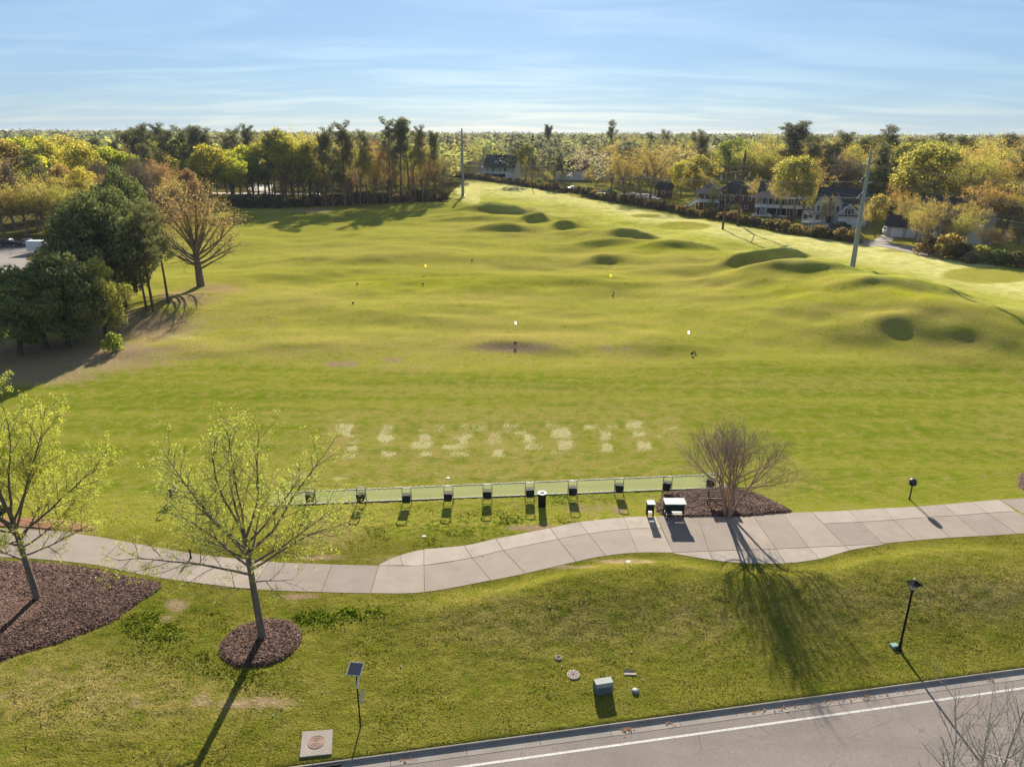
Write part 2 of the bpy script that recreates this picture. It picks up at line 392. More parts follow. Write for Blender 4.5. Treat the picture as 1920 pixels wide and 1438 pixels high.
soil = blob([(960, 652, 80, 9, 1.0), (1150, 655, 40, 8, .6), (640, 683, 34, 7, .9), (735, 675, 24, 5, .8), (330, 1134, 22, 12, .95), (310, 1158, 16, 8, .7), (470, 1318, 90, 12, .75), (380, 1312, 30, 12, .8), (620, 1190, 40, 10, .3), (560, 1118, 40, 5, .95), (1160, 958, 14, 7, 1.0), (1000, 990, 60, 7, .9), (1100, 955, 60, 12, .65),
             (120, 665, 190, 34, 1.0), (250, 610, 130, 30, .95), (350, 560, 60, 18, .8), (60, 700, 130, 24, .9), (400, 540, 60, 10, .7), (110, 990, 70, 13, 1.0), (600, 1045, 50, 6, .8), (720, 1048, 60, 8, .6), (1170, 1052, 60, 4, .9), (1060, 1062, 60, 4, .8), (585, 395, 40, 5, .9), (0, 1300, 50, 20, .5), (258, 1320, 22, 12, .7), (1340, 1120, 20, 8, .3)])
# sparse leaf litter under the woods either side
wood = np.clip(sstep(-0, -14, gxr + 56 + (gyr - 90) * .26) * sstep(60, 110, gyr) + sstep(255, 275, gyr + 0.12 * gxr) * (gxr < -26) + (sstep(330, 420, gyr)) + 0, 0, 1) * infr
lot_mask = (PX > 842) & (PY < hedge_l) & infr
DVN, DVN2 = fbm(gxr / .7, gyr / .7, 71, 2), fbm(gxr / .6, gyr / .9, 77, 2)
def rect(cx, cy, w, h, a):
    return a * (1 - sstep(.45, 1.35, np.abs(PX - cx - (cy - PY) * .06 + 14 * (DVN - .5)) / w)) * (1 - sstep(.4, 1.5, np.abs(PY - cy + 9 * (DVN2 - .5)) / h)) * infr * (.75 + .9 * DVN2)
divots = blob([(612, 845, 14, 12, .55), (565, 890, 26, 8, .9), (540, 906, 22, 5, .9), (640, 897, 17, 3.2, 1.0), (333, 628, 26, 6, .8), (352, 634, 26, 4, .7), (255, 763, 14, 8, .35), (1780, 815, 20, 8, .4), (1510, 770, 50, 20, .25), (840, 895, 14, 3, .8), (345, 825, 40, 30, .2), (900, 785, 320, 10, .28), (940, 835, 320, 28, .34), (1275, 832, 14, 10, .6)])
for r_ in [(638, 788, 9, 4, .8), (645, 804, 18, 9, .9), (655, 816, 13, 5, .9), (662, 829, 16, 4, .8), (660, 842, 12, 6, 1), (653, 856, 18, 6, .8), (727, 803, 16, 10, .85), (722, 821, 17, 10, 1), (729, 851, 19, 7, .95), (792, 806, 16, 4, .85), (797, 822, 16, 8, .95), (789, 836, 24, 7, 1), (795, 851, 14, 6, .95), (824, 803, 13, 10, .6), (870, 800, 16, 6, .6), (868, 819, 22, 5, .75), (867, 828, 13, 8, .95), (852, 838, 26, 6, .95), (864, 851, 24, 6, .8), (898, 803, 22, 9, .6), (928, 824, 16, 13, .8), (935, 850, 14, 7, 1), (960, 800, 18, 9, .75), (978, 811, 14, 7, .8), (995, 824, 15, 10, .95), (1000, 838, 20, 8, .85), (968, 843, 10, 4, .6),
           (1035, 796, 18, 9, .65), (1052, 813, 22, 11, .95), (1062, 833, 19, 12, 1), (1042, 847, 14, 5, .7), (1106, 800, 19, 8, .8), (1146, 798, 15, 8, .7), (1134, 817, 15, 10, .8), (1139, 839, 14, 9, 1), (1188, 797, 19, 9, .85), (1198, 814, 15, 9, .85), (1206, 836, 17, 9, .95), (1234, 791, 9, 7, .7), (1256, 806, 20, 12, .6), (1240, 820, 9, 5, .7)]: divots = np.maximum(divots, rect(*r_))
weed = blob([(880, 990, 150, 24, .9), (1060, 935, 70, 14, .9), (760, 990, 60, 18, .5), (300, 1170, 90, 44, .7), (650, 1150, 60, 10, 1.0), (590, 1160, 70, 14, .8), (360, 1210, 50, 40, .6), (430, 1270, 60, 20, .5), (1205, 918, 24, 4, 1.0), (1350, 462, 120, 6, .6), (1560, 505, 60, 8, .5)])
olive = (1 - sstep(960, 1040, PY)) * -1 + 1
olive = np.clip(olive * infr + (kerb_d(gxr, gyr) < 14) * infr * 0.4, 0, 1) * (gyr < 40)
for nm, arr in (('lush', lush), ('dry', dry), ('straw', straw), ('soil', soil), ('sand', divots), ('weed', weed), ('olive', olive), ('yell', yell), ('wood', np.maximum(wood, lot_mask * 0.5))):
    at = gme.attributes.new(nm, 'FLOAT', 'POINT'); at.data.foreach_set('value', arr.astype(np.float32))

k = N('grass_ground'); co = k.coord()
big = k.rng(k.noise(0.055, 2, 0.6), 0.32, 0.68); mid = k.rng(k.noise(0.42, 4, 0.65), 0.3, 0.7)
fn = k.noise(2.6, 3, 0.7); fine = k.rng(fn, 0.28, 0.72); gn = k.noise(11.0, 2, 0.75); grain = k.rng(gn, 0.25, 0.75)
stripe = k.rng(k.noise(0.30, 2, 0.5, k.coord('Object', (0.10, 1.6, 1.0), (0, 0, 0.05))), 0.35, 0.65)
brk = k.noise(0.9, 4, 0.72)
base = k.mix(mid, (0.275, 0.258, 0.036), (0.365, 0.318, 0.066))
base = k.mix(k.math('MULTIPLY', stripe, 0.5), base, (0.250, 0.262, 0.028))
base = k.mix(k.math('MULTIPLY', big, 0.45), base, (0.232, 0.240, 0.030))
base = k.mix(k.math('MULTIPLY', k.attr('lush'), k.math('ADD', k.math('MULTIPLY', stripe, 0.45), 0.55)), base, k.mix(mid, (0.125, 0.160, 0.010), (0.172, 0.192, 0.018)))
base = k.mix(k.attr('yell'), base, k.mix(mid, (0.24, 0.27, 0.008), (0.36, 0.36, 0.012)))
base = k.mix(k.math('MULTIPLY', k.attr('olive'), 0.9), base, k.mix(mid, (0.082, 0.090, 0.012), (0.168, 0.150, 0.024)))
base = k.mix(k.math('MULTIPLY', k.attr('dry'), k.rng(brk, 0.3, 0.6)), base, k.mix(fine, (0.25, 0.185, 0.068), (0.36, 0.275, 0.11)))
base = k.mix(k.math('MULTIPLY', k.rng(brk, .47, .68, 0, .8), k.rng(k.attr('olive'), 0, 1, 1, .35)), base, k.mix(fine, (.235, .19, .048), (.33, .265, .082)))
base = k.mix(k.rng(brk, .46, .30, 0, .6), base, (.12, .155, .012))
base = k.mix(k.math('MULTIPLY', k.attr('straw'), k.math('ADD', k.math('MULTIPLY', mid, 0.55), 0.45)), base, k.mix(mid, (0.54, 0.50, 0.15), (0.70, 0.63, 0.29)))
base = k.mix(k.math('MULTIPLY', k.attr('weed'), k.rng(fn, 0.46, 0.58)), base, k.mix(grain, (0.045, 0.090, 0.004), (0.085, 0.130, 0.006)))
base = k.mix(k.rng(k.math('ADD', k.attr('soil'), k.math('MULTIPLY', k.math('SUBTRACT', brk, 0.5), 1.1)), 0.42, 0.85, 0, 0.9), base, k.mix(fine, (0.225, 0.150, 0.092), (0.34, 0.245, 0.155)))
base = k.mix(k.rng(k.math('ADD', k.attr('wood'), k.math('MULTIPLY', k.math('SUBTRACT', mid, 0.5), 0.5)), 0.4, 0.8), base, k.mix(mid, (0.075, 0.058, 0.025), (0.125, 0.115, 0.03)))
dv = k.noise(2.6, 2, 0.6, k.coord('Object', (4.2, 1.0, 1), (0, 0, 0.10)), 0.2)
sandm = k.rng(k.math('ADD', k.math('MULTIPLY', k.attr('sand'), 0.42), k.math('MULTIPLY', dv, 1.0)), 0.76, 0.98)
sandm = k.math('MULTIPLY', sandm, k.rng(k.attr('sand'), 0.04, 0.2, 0, 0.8))
base = k.mix(sandm, base, k.mix(fine, (0.36, 0.31, 0.13), (0.52, 0.47, 0.28)))
# blade-scale light and dark flecks of the turf itself
base = k.mix(1.0, base, k.mix(grain, (0.58, 0.60, 0.62), (1.38, 1.36, 1.26)), 'MULTIPLY')
hgtn = k.math('ADD', k.math('MULTIPLY', fn, 0.6), k.math('MULTIPLY', gn, 0.4))
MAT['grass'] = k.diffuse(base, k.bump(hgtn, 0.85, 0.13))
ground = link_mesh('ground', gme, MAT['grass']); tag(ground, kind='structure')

# ------------------------------------------------------------------ road with kerb, gutter and edge line
k = N('asphalt'); f1 = k.rng(k.noise(0.35, 5, 0.6), 0.3, 0.7); f2 = k.rng(k.noise(22, 3, 0.8), 0.3, 0.7); f3 = k.rng(k.noise(1.4, 6, 0.7), 0.58, 0.75)
c = k.mix(f1, (0.195, 0.158, 0.134), (0.248, 0.204, 0.176)); c = k.mix(1.0, c, k.mix(f2, (0.70, 0.70, 0.71), (1.28, 1.27, 1.25)), 'MULTIPLY')
c = k.mix(k.math('MULTIPLY', f3, 0.5), c, (0.075, 0.068, 0.062))
wv = k.n('ShaderNodeTexVoronoi', feature='DISTANCE_TO_EDGE'); wv.inputs['Scale'].default_value = 0.33; k.l(k.coord('Object', (1, 1.7, 1)), wv.inputs['Vector'])
c = k.mix(k.math('MULTIPLY', k.rng(wv.outputs['Distance'], 0.0, 0.006, 1, 0), k.rng(k.noise(0.4, 3), .45, .6)), c, (0.06, 0.055, 0.05))
wear = k.rng(k.noise(0.28, 3, .6, k.coord('Object', (.12, 2.2, 1), (0, 0, -.174))), .4, .65); c = k.mix(k.math('MULTIPLY', wear, .35), c, (0.125, 0.108, 0.098))
MAT['asphalt'] = k.principled(c, 0.9, 0, k.bump(k.noise(40, 2, 0.8), 0.35, 0.01), 0.25)
def concrete(name, a, b, stain=(0.22, 0.18, 0.13)):
    k = N(name); w = k.n('ShaderNodeNewGeometry').outputs['Position']
    oi = k.n('ShaderNodeObjectInfo').outputs['Random']
    f1 = k.rng(k.noise(0.8, 6, 0.65, w), 0.3, 0.7); f2 = k.rng(k.noise(14, 4, 0.75, w), 0.3, 0.7); f3 = k.rng(k.noise(0.55, 6, 0.7, w, 0.4), 0.54, 0.72)
    c = k.mix(f1, a, b); c = k.mix(1.0, c, k.mix(f2, (0.88, 0.88, 0.88), (1.10, 1.10, 1.10)), 'MULTIPLY')
    c = k.mix(1.0, c, k.mix(oi, (0.80, 0.80, 0.81), (1.08, 1.07, 1.06)), 'MULTIPLY')
    c = k.mix(k.math('MULTIPLY', f3, 0.55), c, stain)
    MAT[name] = k.principled(c, 0.88, 0, k.bump(k.noise(30, 3, 0.7, w), 0.25, 0.01), 0.25); return MAT[name]
concrete('path_concrete', (0.262, 0.208, 0.166), (0.328, 0.264, 0.213)); concrete('pale_concrete', (0.320, 0.262, 0.210), (0.390, 0.325, 0.264)); concrete('kerb_concrete', (0.26, 0.225, 0.19), (0.35, 0.305, 0.26))
MAT['line_paint'] = simple('line_paint', (0.50, 0.47, 0.44), 0.8, var=0.28, scale=14)

def kpt(t, d, z): p = Vector((0, KY0, 0)) + KDIR * t + KNOR * d; return (p.x, p.y, z)
def strip(t0, t1, d0, d1, z, n=1):
    vs, fs = [], []
    for i in range(n + 1):
        t = t0 + (t1 - t0) * i / n; vs += [kpt(t, d0, z), kpt(t, d1, z)]
    for i in range(n): fs.append((2 * i, 2 * i + 2, 2 * i + 3, 2 * i + 1))
    return vs, fs
road = MB().add(*strip(-60, 90, -8.6, -0.52, -0.106, 60)).build('road', MAT['asphalt']); tag(road, kind='structure')
MB().add(*strip(-60, 90, -1.08, -0.965, -0.102, 100)).build('edge_line', MAT['line_paint'], road)
SEG = 3.05; kerb_me = None
INLET = (-6.6 - 1.6, -6.6 + 1.6)
i0 = -8
for i in range(i0, 16):
    t0, t1 = i * SEG + 1.2, (i + 1) * SEG + 1.2 - 0.018
    prof = [(0.0, -0.5), (0.0, 0.018), (-0.012, 0.020), (-0.05, 0.018), (-0.072, 0.006), (-0.10, -0.078), (-0.54, -0.098), (-0.54, -0.5)]
    m = MB()
    a = [kpt(t0, d, z) for d, z in prof]; b = [kpt(t1, d, z) for d, z in prof]; n = len(prof)
    m.add(a + b, [tuple(range(n)), tuple(range(2 * n - 1, n - 1, -1))] + [((j + 1) % n, j, j + n, (j + 1) % n + n) for j in range(n)])
    m.build('kerb_stone', MAT['kerb_concrete'], road)
m = MB().add(*strip(-60, 90, -20, -8.6, -0.10, 10)); v = m.build('verge', MAT['grass']); tag(v, kind='structure')
# orange leaf litter caught in the gutter
leafm = simple('leaf_litter', (0.30, 0.12, 0.035), 0.8, var=0.4, scale=20)
vs, fs = [], []
for t_c, w, cnt in [(5.0, .16, 34), (6.9, .12, 16), (12.2, .35, 22), (14.0, .3, 18), (15.2, .25, 14), (16.3, .4, 26), (18.2, .3, 12), (22.4, .3, 14), (-4.3, .15, 14), (10.6, .3, 12)]:
    for _ in range(cnt):
        t = random.gauss(t_c, w); d = -0.26 - abs(random.gauss(0, 0.10)); c = Vector(kpt(t, d, -0.088 + random.random() * 0.03))
        a = random.random() * 6.28; r = random.uniform(.02, .05); q = len(vs)
        vs += [c + Vector((math.cos(a + j * 1.57) * r, math.sin(a + j * 1.57) * r, random.uniform(-.01, .02))) for j in range(4)]; fs.append((q, q + 1, q + 2, q + 3))
me = bpy.data.meshes.new('leaf_litter'); me.from_pydata(vs, [], fs); o = link_mesh('leaf_litter', me, leafm); tag(o, 'orange leaves caught in the gutter along the kerb', 'leaves', kind='stuff')

# ------------------------------------------------------------------ cart path of concrete slabs
path = empty('cart_path', (0, 0, 0), kind='structure')
def catmull(P, i, t):
    p0, p1, p2, p3 = P[max(i - 1, 0)], P[i], P[i + 1], P[min(i + 2, len(P) - 1)]
    return 0.5 * ((2 * p1) + (p2 - p0) * t + (2 * p0 - 5 * p1 + 4 * p2 - p3) * t * t + (3 * p1 - p0 - 3 * p2 + p3) * t ** 3)
def slabs(rows, mat, ztop, n=6, gap=0.03):
    A = [Vector((*flat(*a), 0)) for a, b in rows]; B = [Vector((*flat(*b), 0)) for a, b in rows]
    for i in range(len(rows) - 1):
        top, bot = [], []
        L = max(0.3, ((A[i + 1] - A[i]).length + (B[i + 1] - B[i]).length) / 2); g = gap / 2 / L
        for j in range(n + 1):
            t = g + (1 - 2 * g) * j / n
            a, b = catmull(A, i, t), catmull(B, i, t); d = (b - a); w = d.length
            if w > 0.1: a = a + d * (0.008 / w); b = b - d * (0.008 / w)
            top.append(a); bot.append(b)
        zt = ztop + random.uniform(-.003, .003)
        ring = top + bot[::-1]; m = len(ring)
        vs = [(p.x, p.y, -0.12) for p in ring] + [(p.x, p.y, zt) for p in ring]
        fs = [(j, (j + 1) % m, (j + 1) % m + m, j + m) for j in range(m)]
        fs += [(m + j, m + j + 1, m + (m - 2 - j), m + (m - 1 - j)) for j in range(n)]
        MB().add(vs, fs).build('slab', MAT[mat], path)
M_A = [((-330, 978), (-380, 1030)), ((-240, 981), (-285, 1033)), ((-150, 985), (-190, 1036)), ((-50, 990), (-85, 1041)), ((60, 994), (20, 1045)), ((140, 1000), (95, 1050)), ((228, 1014), (183, 1060)), ((310, 1029), (265, 1077)), ((388, 1041), (342, 1089)), ((505, 1053), (470, 1104)), ((623, 1058), (602, 1110)), ((710, 1060), (695, 1112)), ((795, 1060), (796, 1110)),
       ((885, 1046), (920, 1088)), ((944, 1032), (985, 1075)), ((1046, 1011), (1080, 1053)), ((1104, 1001), (1136, 1042)), ((1178, 992), (1196, 1036)), ((1240, 991), (1262, 1036))]
M_B = [((1231, 968), (1262, 1036)), ((1308, 967), (1329, 1033)), ((1360, 968), (1392, 1031)), ((1412, 967), (1455, 1029)), ((1466, 962), (1516, 1026)), ((1522, 960), (1583, 1023))]
M_C = [((1544, 982), (1583, 1023)), ((1613, 979), (1655, 1019)), ((1675, 975), (1718, 1013)), ((1739, 970), (1782, 1008)), ((1793, 967), (1840, 1005)), ((1852, 962), (1907, 1001)), ((1906, 959), (1975, 997))]
M_D = [((1875, 937), (1975, 997)), ((1980, 930), (2090, 992)), ((2100, 922), (2220, 985)), ((2230, 914), (2360, 976))]
S_A = [((711, 1058), (711.5, 1060)), ((750, 1041), (755, 1060)), ((795, 1030), (795, 1059.6)), ((870, 1023), (885, 1045.6)), ((930, 1010), (944, 1031.6)), ((1031, 990), (1046, 1010.6)), ((1085, 979), (1104, 1000.6)), ((1169, 970), (1178, 991.6)), ((1230, 968), (1239.5, 990.6))]
S_L = [((1263, 1036.5), (1264, 1038)), ((1329, 1033.5), (1336, 1050)), ((1392, 1031.5), (1404, 1056)), ((1455, 1029.5), (1472, 1056)), ((1516, 1026.5), (1536, 1048)), ((1583, 1023.5), (1593, 1032)), ((1655, 1019.5), (1657, 1021))]
S_B = [((1522.5, 960), (1544, 981.6)), ((1590, 957), (1613, 978.6)), ((1655, 953), (1675, 974.6)), ((1714, 950), (1739, 969.6)), ((1768, 946), (1793, 966.6)), ((1822, 941), (1852, 961.6)), ((1874, 937), (1905, 958.6))]
for rows, mt, z in ((M_A, 'path_concrete', 0.012), (M_B, 'path_concrete', 0.013), (M_C, 'path_concrete', 0.012), (M_D, 'path_concrete', 0.013), (S_A, 'pale_concrete', 0.015), (S_L, 'pale_concrete', 0.015), (S_B, 'pale_concrete', 0.015)):
    slabs(rows, mt, z)

# ------------------------------------------------------------------ mulch beds
k = N('bark_mulch'); v = k.n('ShaderNodeTexVoronoi'); v.inputs['Scale'].default_value = 13; k.l(k.coord('Object', (1, 1.6, 1)), v.inputs['Vector'])
sepc = k.n('ShaderNodeSeparateColor'); k.l(v.outputs['Color'], sepc.inputs[0])
c = k.mix(sepc.outputs[0], (0.040, 0.020, 0.014), (0.215, 0.110, 0.080)); c = k.mix(k.rng(sepc.outputs[1], 0.86, 0.95), c, (0.36, 0.24, 0.18)); c = k.mix(k.math('MULTIPLY', k.rng(k.noise(0.5, 4), 0.35, 0.65), 0.35), c, (0.10, 0.052, 0.038))
MAT['mulch'] = k.principled(c, 0.9, 0, k.bump(k.math('ADD', v.outputs['Distance'], k.noise(5, 4, 0.7)), 0.9, 0.10), 0.15)
k = N('pine_straw'); c = k.mix(k.rng(k.noise(9, 5, 0.8, k.coord('Object', (2.5, 0.7, 1), (0, 0, .6))), 0.3, 0.7), (0.20, 0.09, 0.045), (0.40, 0.20, 0.10)); MAT['straw_bed'] = k.principled(c, 0.9, 0, k.bump(k.noise(6, 4, .7), .8, .08), .15)
def bed(name, pxs, mat, label, h=0.09, world_pts=None, chips=0):
    P = [Vector((*flat(*p), 0)) for p in pxs] if world_pts is None else [Vector((*p, 0)) for p in world_pts]
    n = len(P); ring = []
    for i in range(n):
        for j in range(6):
            p0, p1, p2, p3 = P[i - 1], P[i], P[(i + 1) % n], P[(i + 2) % n]; t = j / 6
            ring.append(0.5 * ((2 * p1) + (p2 - p0) * t + (2 * p0 - 5 * p1 + 4 * p2 - p3) * t * t + (3 * p1 - p0 - 3 * p2 + p3) * t ** 3))
    ctr = sum(ring, Vector()) / len(ring); vs, fs = [], []; R = 14; m = len(ring)
    for r in range(R + 1):
        f = 1 - r / R
        for q, p in enumerate(ring):
            jit = 1 + (0.03 * math.sin(q * 2.3) + 0.03 * math.sin(q * 5.1 + 1)) * (r == 0)
            w = ctr + (p - ctr) * f * jit
            z = max(hz_at(w.x, w.y), -0.02) - 0.06 if r == 0 else max(hz_at(w.x, w.y), -0.03) + h * min(1, r / 2.0) + random.uniform(-.015, .02)
            vs.append((w.x, w.y, z))
    for r in range(R):
        for q in range(m):
            a, b = r * m + q, r * m + (q + 1) % m; fs.append((a, b, b + m, a + m))
    o = MB().add(vs, fs).build(name, mat, smooth=True); tag(o, label, 'mulch bed')
    if chips:
        cv, cf = [], []
        for _ in range(chips):
            q = random.randrange(m); f = math.sqrt(random.random()) * 0.97; w = ctr + (ring[q].lerp(ring[(q + 1) % m], random.random()) - ctr) * f
            z = max(hz_at(w.x, w.y), -0.03) + h * min(1, (1 - f) * R / 2) + 0.015; a = random.random() * 3.14; l, b = random.uniform(.04, .10), random.uniform(.012, .028)
            d = Vector((math.cos(a), math.sin(a), random.uniform(-.4, .4))); e = Vector((-d.y, d.x, random.uniform(-.5, .5))); q0 = len(cv); c0 = Vector((w.x, w.y, z))
            cv += [c0 - d * l - e * b, c0 + d * l - e * b, c0 + d * l + e * b, c0 - d * l + e * b]; cf.append((q0, q0 + 1, q0 + 2, q0 + 3))
        me = bpy.data.meshes.new('bark_chips'); me.from_pydata(cv, [], cf); c_ = link_mesh('bark_chips', me, mat, o); c_['kind'] = 'stuff'
    return o
bed('mulch_bed', [(-160, 1056), (20, 1049), (150, 1058), (240, 1078), (310, 1094), (265, 1130), (215, 1165), (130, 1200), (40, 1228), (-60, 1262), (-220, 1300)], MAT['mulch'], 'large bark mulch bed around the leftmost young tree', chips=9000)
c0 = flat(490, 1204)
bed('mulch_ring', None, MAT['mulch'], 'round bark mulch ring under the leafing tree in front of the path', world_pts=[(c0[0] + 2.02 * math.cos(a) , c0[1] + 1.85 * math.sin(a)) for a in [i * math.pi / 5 for i in range(10)]], h=0.12, chips=1800)
bed('mulch_bed', [(1236, 934), (1246, 923), (1300, 917), (1352, 913), (1400, 918), (1440, 932), (1488, 958), (1455, 964), (1400, 969), (1330, 970), (1245, 969), (1225, 952)], MAT['mulch'], 'bark mulch bed around the bare multi-stemmed tree and bench', chips=5000)
bed('mulch_bed', [(1907, 893), (1930, 880), (1990, 872), (2000, 900), (1950, 925), (1912, 918)], MAT['mulch'], 'small bark mulch bed at the right edge of the photo', chips=200)
bed('pine_straw_bed', [(-60, 968), (30, 970), (100, 972), (165, 982), (185, 994), (120, 995), (40, 989), (-60, 985)], MAT['straw_bed'], 'reddish pine straw bed behind the path at the left', h=0.05)

# ------------------------------------------------------------------ teeing strip of artificial turf
k = N('artificial_turf'); c = k.mix(k.rng(k.noise(0.7, 5, .65, k.coord('Object', (0.4, 1.8, 1))), .3, .7), (0.185, 0.205, 0.045), (0.245, 0.258, 0.072)); c = k.mix(1.0, c, k.mix(k.rng(k.noise(16, 3, .7), .3, .7), (.88, .88, .88), (1.1, 1.1, 1.1)), 'MULTIPLY')
MAT['turf'] = k.principled(c, 0.9, 0, k.bump(k.noise(40, 2, .7), .3, .01), .15)
fa, fb, na, nb = [Vector((*flat(*p), 0)) for p in ((512, 925), (1345, 890), (505, 948), (1362, 914))]
tee = MB()
n = 60; vs = []; fs = []
for i in range(n + 1):
    t = i / n; a, b = fa.lerp(fb, t), na.lerp(nb, t); vs += [(a.x, a.y, 0.022), (b.x, b.y, 0.022)]
for i in range(n): fs.append((2 * i, 2 * i + 1, 2 * i + 3, 2 * i + 2))
tee = MB().add(vs, fs).build('teeing_mat', MAT['turf']); tag(tee, 'long pale green artificial turf strip where the bag stands are lined up', 'mat')
edgem = simple('edging_stone', (0.55, 0.50, 0.42), 0.85, var=0.25, scale=6)
for (a, b) in ((fa, fb), (na, nb), (fb, nb)):
    L = (b - a).length; d = (b - a) / L; t = 0; m = MB()
    while t < L:
        l = random.uniform(.24, .34); c = a + d * (t + l / 2)
        m.box(c.x, c.y, 0.03, l, random.uniform(.06, .085), .05 + random.uniform(0, .02), math.atan2(d.y, d.x) + random.uniform(-.04, .04)); t += l + random.uniform(.05, .10)
    e = m.build('edging_stones', edgem, tee); e['kind'] = 'stuff'
    # dark earth seam beside the edging
    m = MB(); nrm = Vector((-d.y, d.x, 0)) * (1 if a is fa else -1); q = a + nrm * 0.07; r = b + nrm * 0.07
    m.bar((q.x, q.y, 0.005), (r.x, r.y, 0.005), 0.06, 0.04).build('seam', simple('dark_earth', (0.05, 0.035, 0.02), .9), tee)

# ------------------------------------------------------------------ plants: materials
def foliage_mat(name, trans=0.42, var=0.35, rough=0.9):
    k = N(name); oc = k.n('ShaderNodeObjectInfo').outputs['Color']; geo = k.n('ShaderNodeNewGeometry')
    r = geo.outputs['Random Per Island']
    c = k.mix(1.0, oc, k.mix(r, [1 - var] * 3, [1 + var, 1 + var * 0.9, 1 + var * 0.5]), 'MULTIPLY')
    nz = k.rng(k.noise(0.45, 2, 0.6), 0.3, 0.7)
    c = k.mix(1.0, c, k.mix(nz, (0.80, 0.82, 0.86), (1.18, 1.14, 1.04)), 'MULTIPLY')
    c = k.dim(c, .86); d = k.n('ShaderNodeBsdfDiffuse'); k.l(c, d.inputs['Color'])
    t = k.n('ShaderNodeBsdfTranslucent'); k.l(k.mix(1.0, c, (1.25, 1.20, 0.75), 'MULTIPLY'), t.inputs['Color'])
    m = k.n('ShaderNodeMixShader'); m.inputs[0].default_value = trans; k.l(d.outputs[0], m.inputs[1]); k.l(t.outputs[0], m.inputs[2])
    k.l(m.outputs[0], k.out.inputs['Surface']); MAT[name] = k.m; return k.m
foliage_mat('leaves', 0.58); foliage_mat('needles', 0.3, 0.45); foliage_mat('twigs', 0.05, 0.4)
def bark(name, a, b, sc=6):
    k = N(name); f = k.rng(k.noise(sc, 5, 0.7, k.coord('Object', (1, 1, 0.25))), 0.3, 0.7)
    MAT[name] = k.principled(k.mix(f, a, b), 0.9, 0, k.bump(f, 0.8, 0.05), 0.15)
bark('bark_grey', (0.13, 0.10, 0.075), (0.27, 0.22, 0.175)); bark('bark_mauve', (0.17, 0.125, 0.105), (0.31, 0.245, 0.215)); bark('bark_tan', (0.30, 0.19, 0.115), (0.50, 0.35, 0.235)); bark('bark_dark', (0.055, 0.042, 0.032), (0.12, 0.095, 0.075)); bark('bark_pale', (0.30, 0.27, 0.245), (0.50, 0.46, 0.42)); bark('bark_pine', (0.10, 0.07, 0.052), (0.21, 0.155, 0.12))

# ------------------------------------------------------------------ plants: geometry
def unit(v): return v / (np.linalg.norm(v) + 1e-9)
def perp_dir(d, ang, az):
    a = np.array([0, 0, 1.0]) if abs(d[2]) < 0.9 else np.array([1.0, 0, 0])
    u = unit(np.cross(d, a)); w = np.cross(d, u)
    return unit(d * math.cos(ang) + (u * math.cos(az) + w * math.sin(az)) * math.sin(ang))
def walk(rg, p, d, L, n, wander, up):
    pts = [p]; d = d.copy()
    for _ in range(n):
        d = unit(d + rg.normal(0, wander, 3) + np.array([0, 0, up])); p = p + d * (L / n); pts.append(p)
    return np.array(pts)
def skeleton(rg, start, d0, L0, r0, levels, seg0=7, wander0=0.05, up0=0.02, taper0=0.55):
    """levels: list of dict(n, f0, ang, angsd, len, lensd, seg, wander, up, r). returns list per level of (pts, radii)"""
    out = [[(walk(rg, np.array(start, float), unit(np.array(d0, float)), L0, seg0, wander0, up0), None)]]
    pts = out[0][0][0]; out[0][0] = (pts, np.linspace(r0, r0 * taper0, len(pts)))
    for lv in levels:
        nxt = []
        for (pp, rr) in out[-1]:
            az = rg.uniform(0, 6.28); n = lv['n'] if isinstance(lv['n'], int) else int(rg.integers(lv['n'][0], lv['n'][1] + 1))
            plen = np.linalg.norm(pp[-1] - pp[0])
            for i in range(n):
                f = lv['f0'] + (1 - lv['f0']) * ((i + rg.uniform(0.2, 0.9)) / n); f = min(f, 1.0)
                x = f * (len(pp) - 1); j = min(int(x), len(pp) - 2); p = pp[j] + (pp[j + 1] - pp[j]) * (x - j); d = unit(pp[j + 1] - pp[j]); r = rr[j] + (rr[j + 1] - rr[j]) * (x - j)
                az += 2.4 + rg.normal(0, 0.4)
                ang = lv['ang'] * (1.0 - lv.get('top', 0.0) * f) + rg.normal(0, lv.get('angsd', 0.12))
                L = lv['len'] * (1 + rg.normal(0, lv.get('lensd', 0.2))) * (1 - lv.get('short', 0.0) * f)
                q = walk(rg, p, perp_dir(d, ang, az), max(L, 0.05), lv.get('seg', 4), lv.get('wander', 0.12), lv.get('up', 0.05))
                r1 = min(r * 0.8, lv['r']); nxt.append((q, np.linspace(r1, r1 * lv.get('taper', 0.35), len(q))))
        out.append(nxt)
    return out
def tubes(lines, sides):
    V, Fc, n0 = [], [], 0
    for pts, rad in lines:
        m = len(pts); t = np.gradient(pts, axis=0); t /= (np.linalg.norm(t, axis=1, keepdims=True) + 1e-9)
        a = np.array([0.31, 0.95, 0.05]) if abs(t[0, 1]) < 0.9 else np.array([1.0, 0.1, 0.05])
        u = np.cross(t, a); u /= (np.linalg.norm(u, axis=1, keepdims=True) + 1e-9); w = np.cross(t, u)
        th = np.arange(sides) * 2 * math.pi / sides
        ring = pts[:, None, :] + rad[:, None, None] * (u[:, None, :] * np.cos(th)[None, :, None] + w[:, None, :] * np.sin(th)[None, :, None])
        V.append(ring.reshape(-1, 3))
        i = np.arange(m - 1)[:, None] * sides; j = np.arange(sides)[None, :]; j2 = (j + 1) % sides
        Fc.append((np.stack([i + j, i + j2, i + sides + j2, i + sides + j], -1)).reshape(-1, 4) + n0); n0 += m * sides
    return np.concatenate(V), np.concatenate(Fc)
